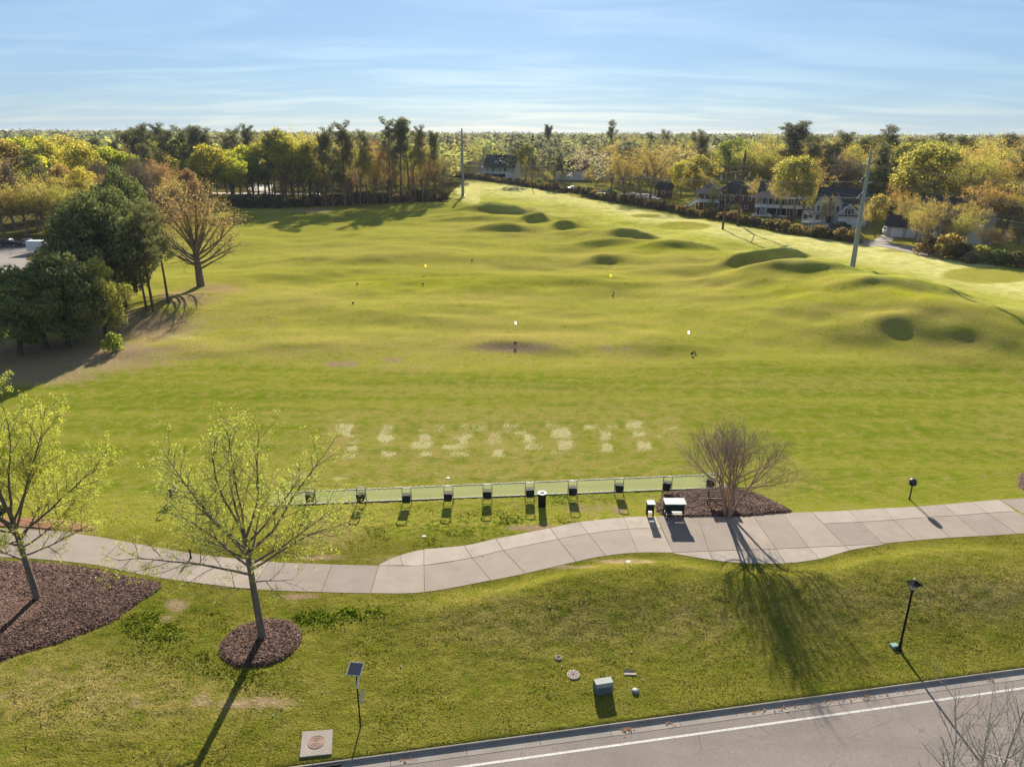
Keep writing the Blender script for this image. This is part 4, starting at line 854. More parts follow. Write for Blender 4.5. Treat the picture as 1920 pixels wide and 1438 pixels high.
# the row at the end of the range, read off the photo
for px, base, top, kind, tint, w in [(455, 365, 318, 'leafy', 'rust', 1.0), (430, 362, 300, 'leafy', 'orange', .9), (408, 366, 296, 'leafy', 'rust', 1.2), (470, 366, 305, 'airy', 'orange', 1.0), (505, 372, 262, 'leafy', 'lime', 1.0), (512, 378, 290, 'pine', 'pine', .8), (530, 382, 245, 'leafy', 'olive', 1.0),
                                     (552, 384, 262, 'leafy', 'yellow', 1.0), (570, 385, 250, 'airy', 'yellow', .9), (592, 386, 262, 'leafy', 'olive', .9), (612, 388, 258, 'pine', 'pine2', .85), (625, 388, 248, 'pine', 'pine', .9), (648, 388, 240, 'pine', 'pine', .95), (662, 386, 252, 'pine', 'pine2', .9),
                                     (676, 387, 268, 'airy', 'olive', .8), (690, 385, 256, 'pine', 'pine', .8), (705, 385, 290, 'airy', 'gold', .9), (720, 384, 268, 'airy', 'orange', .8), (735, 383, 236, 'pine', 'pine', .9), (752, 381, 234, 'pine', 'pine', .95), (768, 380, 235, 'pine', 'pine2', .95), (780, 379, 262, 'airy', 'olive', .8),
                                     (792, 378, 246, 'pine', 'pine2', .9), (805, 378, 275, 'airy', 'rust', .7), (818, 376, 252, 'pine', 'pine', .8), (830, 374, 290, 'airy', 'dim', .8), (640, 380, 300, 'leafy', 'green', .7), (560, 380, 300, 'airy', 'orange', .8), (535, 384, 310, 'airy', 'rust', .8), (605, 384, 305, 'airy', 'gold', .7), (700, 384, 275, 'pine', 'pine2', .7), (745, 378, 300, 'airy', 'gold', .7), (815, 372, 285, 'airy', 'green', .7), (585, 384, 290, 'airy', 'green', .8), (660, 384, 310, 'airy', 'rust', .7), (770, 378, 310, 'airy', 'rust', .7),
                                     # left side
                                     (330, 372, 270, 'leafy', 'green', .8), (355, 376, 300, 'leafy', 'lime', 1.0), (390, 372, 262, 'pine', 'pine', 1.0), (290, 396, 278, 'pine', 'pine', 1.1), (305, 400, 300, 'airy', 'rust', 1.0), (345, 392, 318, 'airy', 'orange', .8), (250, 392, 285, 'leafy', 'lime', 1.1), (215, 392, 278, 'leafy', 'lime', 1.2), (195, 405, 300, 'bare', 'mauve', 1.0), (160, 400, 272, 'leafy', 'yellow', 1.0), (275, 410, 300, 'bare', 'mauve', 1.0),
                                     (80, 420, 288, 'pine', 'pine', 1.3), (100, 415, 320, 'pine', 'pine', 1.1), (135, 420, 310, 'leafy', 'orange', .9), (165, 425, 315, 'leafy', 'yellow', .9), (120, 430, 335, 'leafy', 'gold', 1.0), (70, 432, 330, 'airy', 'gold', 1.2), (30, 430, 300, 'bare', 'mauve', 1.3), (0, 420, 285, 'airy', 'gold', 1.2), (60, 395, 255, 'leafy', 'lime', 1.1), (20, 400, 262, 'leafy', 'gold', 1.0), (100, 380, 258, 'leafy', 'yellow', 1.1),
                                     (10, 445, 350, 'airy', 'gold', 1.3), (95, 440, 345, 'airy', 'olive', 1.4), (130, 440, 340, 'airy', 'olive', 1.2), (50, 442, 345, 'airy', 'olive', 1.3), (-30, 450, 340, 'airy', 'gold', 1.3), (-60, 430, 300, 'leafy', 'yellow', 1.2), (190, 440, 345, 'airy', 'olive', 1.1), (225, 430, 330, 'airy', 'rust', 1.0), (330, 410, 330, 'airy', 'gold', .9), (360, 402, 318, 'leafy', 'rust', .9),
                                     # right side, among the houses
                                     (880, 330, 268, 'airy', 'olive', 1.0), (960, 333, 295, 'airy', 'rust', .9), (985, 340, 272, 'leafy', 'lemon', 1.2), (1000, 345, 300, 'pine', 'pine', .7), (1050, 338, 285, 'pine', 'pine', .9), (1028, 330, 240, 'pine', 'pine', .9), (1145, 345, 236, 'pine', 'pine', .85), (1055, 345, 318, 'airy', 'olive', 1.3), (1100, 350, 315, 'airy', 'gold', 1.3), (1030, 350, 322, 'airy', 'olive', 1.1), (1120, 352, 300, 'leafy', 'green', .8), (1145, 358, 265, 'airy', 'gold', 1.1),
                                     (1160, 345, 268, 'leafy', 'lime', .9), (1198, 362, 278, 'airy', 'gold', 1.1), (1228, 368, 292, 'airy', 'orange', 1.1), (1275, 376, 304, 'leafy', 'lemon', 1.0), (1262, 360, 298, 'airy', 'rust', 1.0), (1180, 350, 262, 'airy', 'olive', 1.0), (1300, 355, 268, 'airy', 'gold', 1.1), (1340, 350, 288, 'leafy', 'orange', 1.0), (1385, 348, 262, 'pine', 'pine', 1.1), (1360, 352, 296, 'airy', 'gold', 1.1), (1405, 355, 285, 'leafy', 'yellow', .9), (1425, 362, 296, 'airy', 'gold', 1.0), (1390, 358, 300, 'airy', 'orange', 1.0),
                                     (1468, 385, 238, 'pine', 'pine', 1.6), (1487, 415, 290, 'leafy', 'olive', 1.1), (1462, 413, 318, 'airy', 'gold', 1.0), (1505, 412, 300, 'airy', 'gold', 1.2), (1525, 415, 350, 'airy', 'olive', 1.0), (1415, 400, 335, 'airy', 'gold', .9), (1335, 402, 345, 'airy', 'olive', .8), (1545, 436, 372, 'airy', 'gold', .7), (1720, 470, 395, 'airy', 'gold', 1.0), (1785, 476, 400, 'airy', 'olive', 1.1), (1530, 385, 268, 'airy', 'gold', 1.4), (1500, 372, 275, 'airy', 'gold', 1.1), (1575, 372, 265, 'leafy', 'lemon', 1.2), (1555, 378, 288, 'airy', 'olive', 1.1), (1600, 385, 265, 'pine', 'pine', 1.2), (1630, 390, 262, 'pine', 'pine', 1.3), (1660, 400, 275, 'airy', 'gold', 1.3), (1700, 405, 278, 'airy', 'olive', 1.4), (1735, 408, 295, 'leafy', 'lime', 1.0), (1710, 395, 270, 'airy', 'gold', 1.2),
                                     (1770, 400, 285, 'airy', 'orange', 1.3), (1745, 385, 262, 'pine', 'pine', 1.2), (1790, 395, 265, 'pine', 'pine', 1.2), (1820, 410, 280, 'airy', 'gold', 1.5), (1850, 440, 325, 'airy', 'gold', 1.7), (1885, 435, 290, 'airy', 'orange', 1.6), (1920, 440, 285, 'airy', 'gold', 1.6), (1960, 445, 290, 'airy', 'gold', 1.6), (1870, 405, 262, 'airy', 'orange', 1.5), (1830, 455, 345, 'airy', 'orange', 1.2), (1910, 460, 335, 'airy', 'gold', 1.4), (1800, 432, 345, 'airy', 'rust', 1.1), (1640, 446, 365, 'leafy', 'gold', .95), (1628, 436, 378, 'airy', 'gold', 1.0), (1720, 446, 372, 'airy', 'gold', 1.1), (1700, 440, 362, 'airy', 'gold', 1.0),
                                     (1735, 464, 372, 'airy', 'gold', 1.1), (1805, 468, 380, 'airy', 'gold', 1.2), (1760, 467, 400, 'bare', 'mauve', 1.2), (1712, 458, 385, 'airy', 'olive', 1.0), (1845, 478, 425, 'airy', 'gold', 1.4), (1865, 480, 430, 'airy', 'mauve', 1.2), (1780, 470, 405, 'bare', 'mauve', 1.1), (1680, 425, 340, 'airy', 'orange', 1.0), (2000, 460, 330, 'airy', 'gold', 1.5), (1650, 378, 270, 'airy', 'olive', 1.3), (1440, 352, 262, 'airy', 'olive', 1.0), (1215, 345, 256, 'pine', 'pine', 1.0), (1240, 342, 252, 'pine', 'pine', 1.0), (1290, 340, 255, 'pine', 'pine', 1.0), (1310, 342, 252, 'pine', 'pine', 1.0), (1270, 348, 258, 'airy', 'olive', 1.0)]:
    T(px, base, top, kind, tint, w)
# filler behind them: scattered by kind with the mix of each side
rw = random.Random(31); cell = 9.5
def blocked(x, y):
    for (bx, by, r) in BLOCK:
        if (x - bx) ** 2 + (y - by) ** 2 < r * r: return True
    return False
BLOCK = [(*flat(480, 350), 16), (*flat(500, 352), 14), (*flat(935, 330), 26), (*flat(1360, 385), 17), (*flat(1450, 400), 18), (*flat(1565, 420), 17), (*flat(1775, 445), 15), (*flat(1690, 445), 10), (*flat(1655, 440), 10), (*flat(40, 455), 30), (*flat(0, 480), 30), (*flat(1055, 345), 16), (*flat(1100, 355), 10), (*flat(1240, 372), 12), (*flat(1200, 370), 12)]
FILL = []
y = 190.0
while y < 2700:
    step = cell * (1 + max(0, y - 330) / 900); w = .80 * y + 60; x = -w
    while x < w:
        xx, yy = x + rw.uniform(-.42, .42) * step, y + rw.uniform(-.42, .42) * step; x += step
        hedge_y = 411 + (xx + 33) * (-2.295) if xx < 45 else 232 - 1.83 * (xx - 45)
        left_y = 238 + (xx + 89) * .84 if xx > -89 else (240 if xx > -150 else 215)
        ok = (xx < -27 and yy > left_y + 8) or (xx >= -27 and yy > hedge_y + 44) or yy > 432
        if not ok or blocked(xx, yy): continue
        u = rw.random(); left = xx < -20 or (yy > 450 and rw.random() < .5)
        lowdens = fbm(np.array([xx / 60]), np.array([yy / 60]), 5, 2)[0]
        if left: kind, tint = (('leafy', 'yellow') if u < .26 else ('leafy', 'lime') if u < .42 else ('leafy', 'olive') if u < .62 else ('airy', 'gold') if u < .68 else ('leafy', 'rust') if u < .72 else ('bare', 'grey') if u < .80 else ('leafy', 'green') if u < .88 else ('pine', 'pine'))
        else: kind, tint = (('airy', 'gold') if u < .26 else ('airy', 'olive') if u < .46 else ('leafy', 'olive') if u < .56 else ('leafy', 'yellow') if u < .64 else ('airy', 'orange') if u < .72 else ('bare', 'grey') if u < .78 else ('leafy', 'green') if u < .84 else ('pine', 'pine'))
        if lowdens > .62 and rw.random() < .5: kind, tint = 'pine', 'pine'
        h = rw.uniform(19, 24.5) if kind == 'pine' else rw.uniform(13.5, 22)
        FILL.append((xx, yy, kind, h, tint, rw.uniform(1.0, 1.4) * (.95 if kind == 'pine' else 1)))
    y += step
FILL.sort(key=lambda t: t[1])
near_fill = [t for t in FILL if t[1] < 330 and abs(t[0]) < .76 * t[1] + 10][:235]
sel = set(id(t) for t in near_fill); far_fill = [t for t in FILL if id(t) not in sel]
LAB = {('leafy', 'lime'): 'bright lime-green spring tree', ('leafy', 'yellow'): 'yellow-green spring tree', ('leafy', 'olive'): 'olive-green leafy tree', ('leafy', 'rust'): 'rust-brown leafing tree', ('leafy', 'orange'): 'orange-brown leafing tree', ('leafy', 'green'): 'mid-green leafy tree', ('leafy', 'gold'): 'golden leafing tree', ('leafy', 'lemon'): 'vivid yellow-green round tree',
       ('airy', 'gold'): 'golden half-open budding tree', ('airy', 'olive'): 'olive half-open budding tree', ('airy', 'orange'): 'orange half-open budding tree', ('airy', 'rust'): 'rusty half-open budding tree', ('airy', 'yellow'): 'yellow half-open budding tree', ('airy', 'green'): 'green half-open budding tree', ('airy', 'dim'): 'dull brown half-open tree', ('airy', 'mauve'): 'mauve-grey half-open tree',
       ('bare', 'mauve'): 'mauve-grey bare twiggy tree', ('bare', 'grey'): 'grey-brown bare twiggy tree', ('pine', 'pine'): 'tall dark pine', ('pine', 'pine2'): 'tall olive-dark pine'}
def zone(x, y):
    px, py = [float(v) for v in to_px(np.array([x]), np.array([y]), np.array([0.0]))]
    if px < 240: return ('in the wood beyond the left parking lot', 'wood at the far left')
    if px < 425: return ('in the wood behind the big budding tree', 'wood behind the left group')
    if px < 620: return ('in the left half of the range-end row', 'left half of the end row')
    if px < 850: return ('in the right half of the range-end row', 'right half of the end row')
    if px < 1120: return ('near the white far house behind the hedge', 'trees by the white house')
    if px < 1420: return ('around the brick house behind the hedge', 'trees around the brick house')
    if px < 1640: return ('around the porch house and the gabled house', 'trees around the gabled house')
    if px < 1800: return ('between the steel pole and dark-roofed house', 'trees right of the steel pole')
    return ('right of the dark-roofed house', 'trees at the right edge')
for i, (x, y, kind, h, tint, w) in enumerate(TREES + near_fill):
    zl, zg = zone(x, y); plant(kind, x, y, h, tint, LAB[(kind, tint)] + ' ' + zl, 'tree', LAB[(kind, tint)] + ', ' + zg, wide=w * (1.3 if kind == 'pine' else 1.12))

# the far woods up to the horizon: one mass nobody could count
def far_mesh():
    rg = np.random.default_rng(8); LOD = {}
    for kind in ('leafy', 'airy', 'bare', 'pine'):
        for lv, n in ((0, 130), (1, 54), (2, 26)):
            vs = []
            for s_ in range(3):
                if kind == 'pine':
                    cz, rx, rz, nl = .78, .15, .2, 9
                elif kind == 'leafy': cz, rx, rz, nl = .64, .27, .34, 12
                else: cz, rx, rz, nl = .62, .28, .36, 14
                lr = rx * (.48 if kind != 'pine' else .5); C, Nn = [], []
                for i in range(nl):
                    a = i * 2.399 + rg.uniform(-.4, .4); t = -.7 + 1.6 * (i + .5) / nl; rr = math.sqrt(max(.03, 1 - t * t)) * rg.uniform(.4, .85)
                    d, p = ballpts(rg, max(2, n // nl), .5); C.append(np.array([math.cos(a) * rr * rx, math.sin(a) * rr * rx, cz + t * rz * .85]) + p * lr * np.array([1, 1, .85])); Nn.append(d)
                C, Nn = np.concatenate(C), np.concatenate(Nn)
                vs.append(cards(rg, C, (.036, .053, .075)[lv] * (1.0 if kind == 'leafy' else .8), .75, Nn, .6)[0])
            LOD[kind, lv] = vs
    V, Ccol = [], []
    for (x, y, kind, h, tint, w) in far_fill:
        if abs(x) > .80 * y + 40: continue
        lv = 0 if y < 480 else 1 if y < 900 else 2
        v = LOD[kind, lv][rw.randrange(3)]; a = rw.uniform(0, 6.28); c, s_ = math.cos(a), math.sin(a); W = h * w * (1.15 if lv < 2 else 1 + (y - 900) / 2600)
        hh = h * (1.0 if y < 500 else min(1.18, 1 + (y - 500) / 4000))
        V.append(np.stack([x + (v[:, 0] * c - v[:, 1] * s_) * W, y + (v[:, 0] * s_ + v[:, 1] * c) * W, v[:, 2] * hh], -1)); q = sum(TINT[tint]) / 3; cc = jit([v * .78 + q * .28 for v in TINT[tint]], .12); Ccol.append(np.tile(cc, (len(v), 1)))  # far tints greyed and lightened: extra haze put into the leaf colour
    V, Ccol = np.concatenate(V), np.concatenate(Ccol); me = np_mesh('far_woods', V, np.arange(len(V)).reshape(-1, 4))
    at_ = me.attributes.new('tint', 'FLOAT_COLOR', 'POINT'); at_.data.foreach_set('color', Ccol.astype(np.float32).ravel()); return me
k = N('far_foliage'); oc = k.n('ShaderNodeAttribute', attribute_name='tint').outputs['Color']; r = k.n('ShaderNodeNewGeometry').outputs['Random Per Island']
c = k.mix(1.0, oc, k.mix(r, (.84, .84, .85), (1.15, 1.14, 1.1)), 'MULTIPLY'); c = k.dim(c, .86); d = k.n('ShaderNodeBsdfDiffuse'); k.l(c, d.inputs[0]); t = k.n('ShaderNodeBsdfTranslucent'); k.l(k.mix(1.0, c, (1.2, 1.2, .8), 'MULTIPLY'), t.inputs[0]); m = k.n('ShaderNodeMixShader'); m.inputs[0].default_value = .4
k.l(d.outputs[0], m.inputs[1]); k.l(t.outputs[0], m.inputs[2]); k.l(m.outputs[0], k.out.inputs['Surface'])
fw = link_mesh('far_woods', far_mesh(), k.m); tag(fw, 'mixed spring woods reaching to the horizon', 'woods', kind='stuff')

# dark undergrowth at the foot of the end row
for px, py, h, w, lab in [(448, 388, 4.2, 1.7, 'dark purplish bush at the left end of the tree row'), (470, 390, 4.6, 1.8, 'big dark bush under the left end of the tree row'), (498, 390, 4.6, 1.7, 'dark rounded bush beside the big one at the row end'), (525, 391, 3.4, 1.5, 'dark bush right of the rounded one, before the sandy patch')]:
    at('shrub', px, py, h, 'dim', lab, cat='shrub', wide=w, name='dark_bush')
for i in range(34):
    px = 545 + i * 8.8 + rw.uniform(-3, 3); py = 390 - (px - 545) / 300 * 14 + rw.uniform(-2, 1); p = gp(px, py)
    plant('shrub', p.x, p.y, rw.uniform(1.6, 4.2), rw.choice(['dim', 'dim', 'hedge', 'dark2', 'rust']), 'low brushy shrub at the foot of the row closing the range', 'shrub', 'undergrowth along the end row', wide=rw.uniform(.9, 1.3), name='understory_shrub')
# clipped-looking hedge along the far side of the fairway, shrub by shrub
HL = [(846, 331), (900, 337), (960, 346), (1020, 356), (1080, 365), (1140, 376), (1200, 387), (1250, 396), (1300, 405), (1360, 416), (1420, 426), (1480, 436), (1540, 446), (1612, 457)]
HW = [Vector((*flat(*p), 0)) for p in HL]; d = 0; seg = 0
for i in range(len(HW) - 1):
    L = (HW[i + 1] - HW[i]).length; t = 0.0
    while t < L:
        p = HW[i].lerp(HW[i + 1], t / L); h = rw.uniform(2.2, 3.4); t += 3.1
        sec = ('below the white far house' if HL[i][0] < 960 else 'left of the far street' if HL[i][0] < 1080 else 'before the far street' if HL[i][0] < 1250 else 'before the brick house' if HL[i][0] < 1400 else 'before the porch and gabled houses')
        plant('shrub', p.x + rw.uniform(-.6, .6), p.y + rw.uniform(0, 1.2), h, 'hedge' if rw.random() < .75 else 'dim', 'brown evergreen shrub in the fairway hedge ' + sec, 'hedge shrub', 'fairway hedge ' + sec, wide=rw.uniform(1.2, 1.5), name='hedge_shrub')
for px, py, h, tint, w, lab in [(1740, 478, 4.0, 'hedge', 1.25, 'dark rounded bush at the end of the side street'), (1775, 484, 5.2, 'gold', 1.1, 'upright golden-topped bush behind the row of round bushes'), (1803, 488, 3.6, 'dim', 1.3, 'greyish-green round bush right of the golden-topped one'), (1835, 492, 3.6, 'olive', 1.2, 'loose yellowish bush in the row at the right'), (1870, 497, 3.2, 'dark', 1.3, 'dark low bush near the right edge of the photo'), (1905, 500, 3.0, 'dim', 1.5, 'wide brown bush at the right edge of the photo'), (1820, 494, 2.4, 'mauve', 1.4, 'low mauve bush between the round bushes at the right'),
                                (1330, 400, 3.6, 'olive', 1.0, 'tall bush by the brick house stairs'), (1378, 408, 4.0, 'olive', 1.0, 'tall loose bush behind the right leg of the wooden frame'), (1010, 352, 4.0, 'dark', 1.1, 'dark round bush rising from the hedge near the golden tree'), (905, 322, 4.2, 'olive', 1.0, 'olive bush before the white house')]:
    at('shrub', px, py, h, tint, lab, cat='shrub', wide=w)

# ------------------------------------------------------------------ grass tufts of the near lawn
def pip(X, Y, poly):
    ins = np.zeros(len(X), bool); n = len(poly)
    for i in range(n):
        (x1, y1), (x2, y2) = poly[i], poly[(i + 1) % n]
        if y1 == y2: continue
        c = ((y1 > Y) != (y2 > Y)) & (X < (x2 - x1) * (Y - y1) / (y2 - y1) + x1); ins ^= c
    return ins
def tufts():
    rg = np.random.default_rng(3); n = 190000
    X, Y = rg.uniform(-32, 32, n), 20 + 27 * rg.random(n) ** 1.25
    ok = (kerb_d(X, Y) > -.035) & (rg.random(n) > sstep(41, 46.5, Y)) & (np.abs(X) < .80 * Y + 2)
    polys = [[flat(*a) for a, b in R] + [flat(*b) for a, b in R[::-1]] for R in (M_A, M_B, M_C, M_D, S_A, S_L, S_B)]
    polys += [[flat(*p) for p in P] for P in ([(-160, 1054), (20, 1047), (150, 1056), (240, 1076), (316, 1094), (265, 1134), (215, 1170), (130, 1206), (40, 1234), (-60, 1268), (-220, 1306)], [(1228, 936), (1240, 921), (1300, 915), (1352, 911), (1400, 916), (1445, 932), (1492, 958), (1455, 966), (1400, 971), (1330, 972), (1245, 971), (1220, 952)], [(508, 922), (1350, 887), (1366, 917), (500, 952)], [(566, 1370), (626, 1366), (624, 1420), (560, 1425)])]
    for P in polys: ok &= ~pip(X, Y, P)
    c = flat(490, 1204); ok &= ((X - c[0]) / 2.05) ** 2 + ((Y - c[1]) / 1.9) ** 2 > 1
    X, Y = X[ok], Y[ok]
    ix = np.clip(np.searchsorted(xs, X) - 1, 0, nx - 2); iy = np.clip(np.searchsorted(ys, Y) - 1, 0, ny - 2); vi = iy * nx + ix
    keep = (soil[vi] + .35 * (fbm(X * 1.1, Y * 1.1, 4) - .5) < .45) & (divots[vi] < .35)
    X, Y, vi = X[keep], Y[keep], vi[keep]; Z = height(X, Y); m = len(X)
    w_, d_, l_, o_ = weed[vi], dry[vi], lush[vi], olive[vi]
    nz = fbm(X / 1.7, Y / 1.7, 12, 3); nz2 = rg.random(m)
    base = np.array([.225, .205, .03]) * (1 - o_)[:, None] + np.array([.155, .146, .02]) * o_[:, None]
    base = base * (1 - .6 * l_)[:, None] + np.array([.135, .165, .012]) * (.6 * l_)[:, None]
    dd = (d_ * .75 * sstep(.35, .6, fbm(X * .9, Y * .9, 33)))[:, None]; base = base * (1 - dd) + np.array([.25, .19, .055]) * dd
    ww = (w_ * sstep(.42, .58, nz))[:, None]; base = base * (1 - ww) + np.array([.07, .125, .008]) * ww
    base = base * (.80 + .46 * nz2)[:, None]
    hgt = (.010 + .022 * rg.random(m)) * (1 + 2.2 * ww[:, 0]) * (.4 + 1.2 * nz) * (1 - .8 * sstep(40, 46, Y)); wid = (.018 + .02 * rg.random(m)) * (1 + .8 * ww[:, 0])
    V, Cc = [], []
    for _ in range(2):
        a = rg.uniform(0, 6.28, m); lean = rg.normal(0, .6, (m, 2)) * hgt[:, None]; ca, sa = np.cos(a) * wid, np.sin(a) * wid
        P = np.stack([X, Y, Z - .01], -1); T_ = np.stack([lean[:, 0], lean[:, 1], hgt], -1); S_ = np.stack([ca, sa, np.zeros(m)], -1)
        V.append(np.stack([P - S_, P + S_, P + S_ * .55 + T_, P - S_ * .55 + T_ * .9], 1)); Cc.append(np.repeat(base[:, None, :], 4, 1))
    V = np.concatenate(V).reshape(-1, 3); Cc = np.concatenate(Cc).reshape(-1, 3)
    me = np_mesh('grass_tufts', V, np.arange(len(V)).reshape(-1, 4)); a_ = me.attributes.new('tint', 'FLOAT_COLOR', 'POINT')
    a_.data.foreach_set('color', np.concatenate([Cc, np.ones((len(Cc), 1))], 1).astype(np.float32).ravel()); return me
k = N('grass_blades'); c = k.n('ShaderNodeAttribute', attribute_name='tint').outputs['Color']; c = k.dim(c); d = k.n('ShaderNodeBsdfDiffuse'); k.l(c, d.inputs[0]); t = k.n('ShaderNodeBsdfTranslucent'); k.l(k.mix(1.0, c, (1.3, 1.3, .8), 'MULTIPLY'), t.inputs[0]); m = k.n('ShaderNodeMixShader'); m.inputs[0].default_value = .45
k.l(d.outputs[0], m.inputs[1]); k.l(t.outputs[0], m.inputs[2]); k.l(m.outputs[0], k.out.inputs['Surface'])
o = link_mesh('grass_tufts', tufts(), k.m); tag(o, 'short uneven grass of the near lawn', 'grass', kind='stuff')

# ------------------------------------------------------------------ small things on the range and along the path
BLK = simple('black_metal', (.018, .018, .018), .75, 0, .2, spec=.15); DGR = simple('dark_green_plastic', (.018, .030, .024), .7, 0, .2, spec=.2); CRM = simple('cream_plastic', (.62, .57, .46), .5, 0, .08); PGR = simple('pale_green_paint', (.42, .47, .42), .5, 0, .12); WHT = simple('white_paint', (.74, .74, .72), .5, 0, .06)
GRY = simple('galvanised_steel', (.25, .285, .30), .6, .15, .15, 1.5); WOOD = simple('weathered_wood', (.16, .11, .075), .85, 0, .3, 4, .3); RUST = simple('rusty_iron', (.26, .16, .115), .8, .2, .25, 8); VSHADE = simple('void_shade', (.008, .008, .008), .9); GLS = simple('lamp_glass', (.55, .56, .54), .15, 0, .05, spec=.5)  # the void material is near-black paint in place of shade inside openings
BRN = simple('bench_slat', (.20, .115, .065), .7, 0, .25, 5); POLEW = simple('pole_wood', (.105, .078, .058), .9, 0, .3, 3, .4)

ORD = ['leftmost', 'second', 'third', 'fourth', 'fifth', 'sixth', 'seventh', 'eighth', 'ninth', 'rightmost']
ST = [(583, 941), (678, 941), (763, 943), (841, 940), (914, 936), (993, 933), (1073, 929), (1160, 924), (1250, 920), (1332, 914)]
def make_stand():
    e = empty('bag_stand', (0, 0, 0))
    for s_ in (-1, 1):
        MB().tube([(s_ * .31, .14, 0), (s_ * .31, .10, .60), (s_ * .29, .06, 1.02)], .022, 7).build('post', BLK, e)
        MB().bar((s_ * .31, -.26, .025), (s_ * .31, .30, .025), .05, .05).build('foot', BLK, e)
    for z, y in ((.24, .12), (.52, .10), (.80, .08)): MB().tube([(-.31, y, z), (.31, y, z)], .016, 6).build('rung', BLK, e)
    MB().tube([(-.31, .06, .98), (-.30, .06, 1.09), (-.22, .05, 1.14), (.22, .05, 1.14), (.30, .06, 1.09), (.31, .06, .98)], .034, 7).build('top_rail', CRM, e)
    b = MB().box(0, -.10, .52, .52, .34, .40, 0, 1.12).build('bin', DGR, e, bevel=.02); MB().box(0, -.10, .735, .50, .30, .03).build('lid', BLK, b)
    MB().box(0, -.255, .30, .46, .03, .22).build('kick_plate', DGR, e); return e
def copy_tree(o, parent=None):
    c = o.copy(); COL.objects.link(c); c.parent = parent
    for ch in list(o.children): copy_tree(ch, c)
    return c
st0 = make_stand()
for i, (px, py) in enumerate(ST):
    e = st0 if i == 0 else copy_tree(st0); p = gp(px, py + 2); e.location = (p.x, p.y, .022); e.rotation_euler = (0, 0, [.1, 0, .05, -.03, 0, .04, -.05, -.12, -.35, -.40][i])
    tag(e, ('%s of the ten dark bag stands lined up on the turf strip' % ORD[i]) if i in (0, 9) else ('%s bag stand from the left along the turf strip' % ORD[i]), 'bag stand', 'bag stands along the turf strip')
e = copy_tree(st0); p = gp(328, 935); e.location = p; e.rotation_euler = (0, .25, -.8); tag(e, 'lone dark bag stand left of the turf strip, behind the tree', 'bag stand', 'bag stands along the turf strip')

p = gp(1016, 948); e = empty('litter_bin', p, 0, 'tall black litter bin with a cream rim behind the turf strip', 'bin')
MB().box(0, 0, .46, .50, .50, .92).build('body', BLK, e, bevel=.025)
m = MB()
for a in (0, 1, 2, 3): m.box(.21 * math.cos(a * 1.5708), .21 * math.sin(a * 1.5708), .95, .12 if a % 2 == 0 else .30, .30 if a % 2 == 0 else .12, .06)
m.build('rim', CRM, e); MB().box(0, 0, .924, .30, .30, .012).build('opening', VSHADE, e)  # opening is a near-black plate painted as the shade inside the bin
p = gp(1253, 964); e = empty('litter_bin', p, 0, 'small round black bin between the two ball cabinets', 'bin'); MB().lathe([(.15, 0), (.19, .02), (.205, .66), (.19, .68)], 0, 0, 18).build('body', BLK, e, True); MB().lathe([(.215, .66), (.215, .72), (.12, .73), (.12, .67)], 0, 0, 18).build('rim', GRY, e, True)
def cabinet(px, py, w, d, h, label, rz=0):
    p = gp(px, py); e = empty('ball_cabinet', (p.x, p.y, max(p.z, .0)), rz, label, 'cabinet', 'cabinets by the path')
    for sx in (-1, 1):
        for sy in (-1, 1): MB().box(sx * (w / 2 - .04), sy * (d / 2 - .04), h * .30, .07, .07, h * .6).build('leg', BLK, e)
    b = MB().box(0, 0, h * .68, w, d, h * .50).build('body', DGR, e, bevel=.015)
    MB().box(0, -.02, h * .955, w * 1.10, d * 1.22, .045, M=Matrix.Rotation(.07, 4, 'X')).build('roof', PGR, e)
    MB().box(0, 0, h * .20, w * .92, d * .85, .035).build('shelf', CRM, e)
    MB().bar((-w / 2, -d / 2, h * .30), (w / 2, -d / 2, h * .30), .03, .06).build('rail', BLK, e)
    for i in range(3): MB().box((i - 1) * w * .29, -d / 2 - .006, h * .68, w * .25, .012, h * .36).build('panel', DGR, b)
    return e
cabinet(1262, 967, 1.25, .62, 1.18, 'wide dark green cabinet with pale roof on legs beside the path')
cabinet(1218, 966, .46, .42, 1.05, 'narrow dark green cabinet with pale roof left of the small bin')
# bench behind the bare multi-stemmed tree
p = gp(1350, 948); e = empty('bench', (p.x, p.y, .05), 0.0, 'brown slatted park bench behind the bare multi-stemmed tree', 'bench')
for i in range(4): MB().box(0, .08 - i * .12, .45, 1.8, .095, .035).build('seat_slat', BRN, e)
for i in range(4): MB().box(0, .16 + i * .022, .56 + i * .115, 1.8, .03, .09).build('back_slat', BRN, e)
for s_ in (-1, 1):
    MB().tube([(s_ * .8, -.34, 0), (s_ * .8, -.32, .44), (s_ * .8, .10, .42), (s_ * .8, .24, 1.0)], .03, 6).build('end_frame', BLK, e); MB().tube([(s_ * .8, .22, 0), (s_ * .8, .12, .43)], .03, 6).build('leg', BLK, e)
    MB().tube([(s_ * .8, -.32, .44), (s_ * .8, -.34, .66), (s_ * .8, .17, .68)], .025, 6).build('armrest', BLK, e)

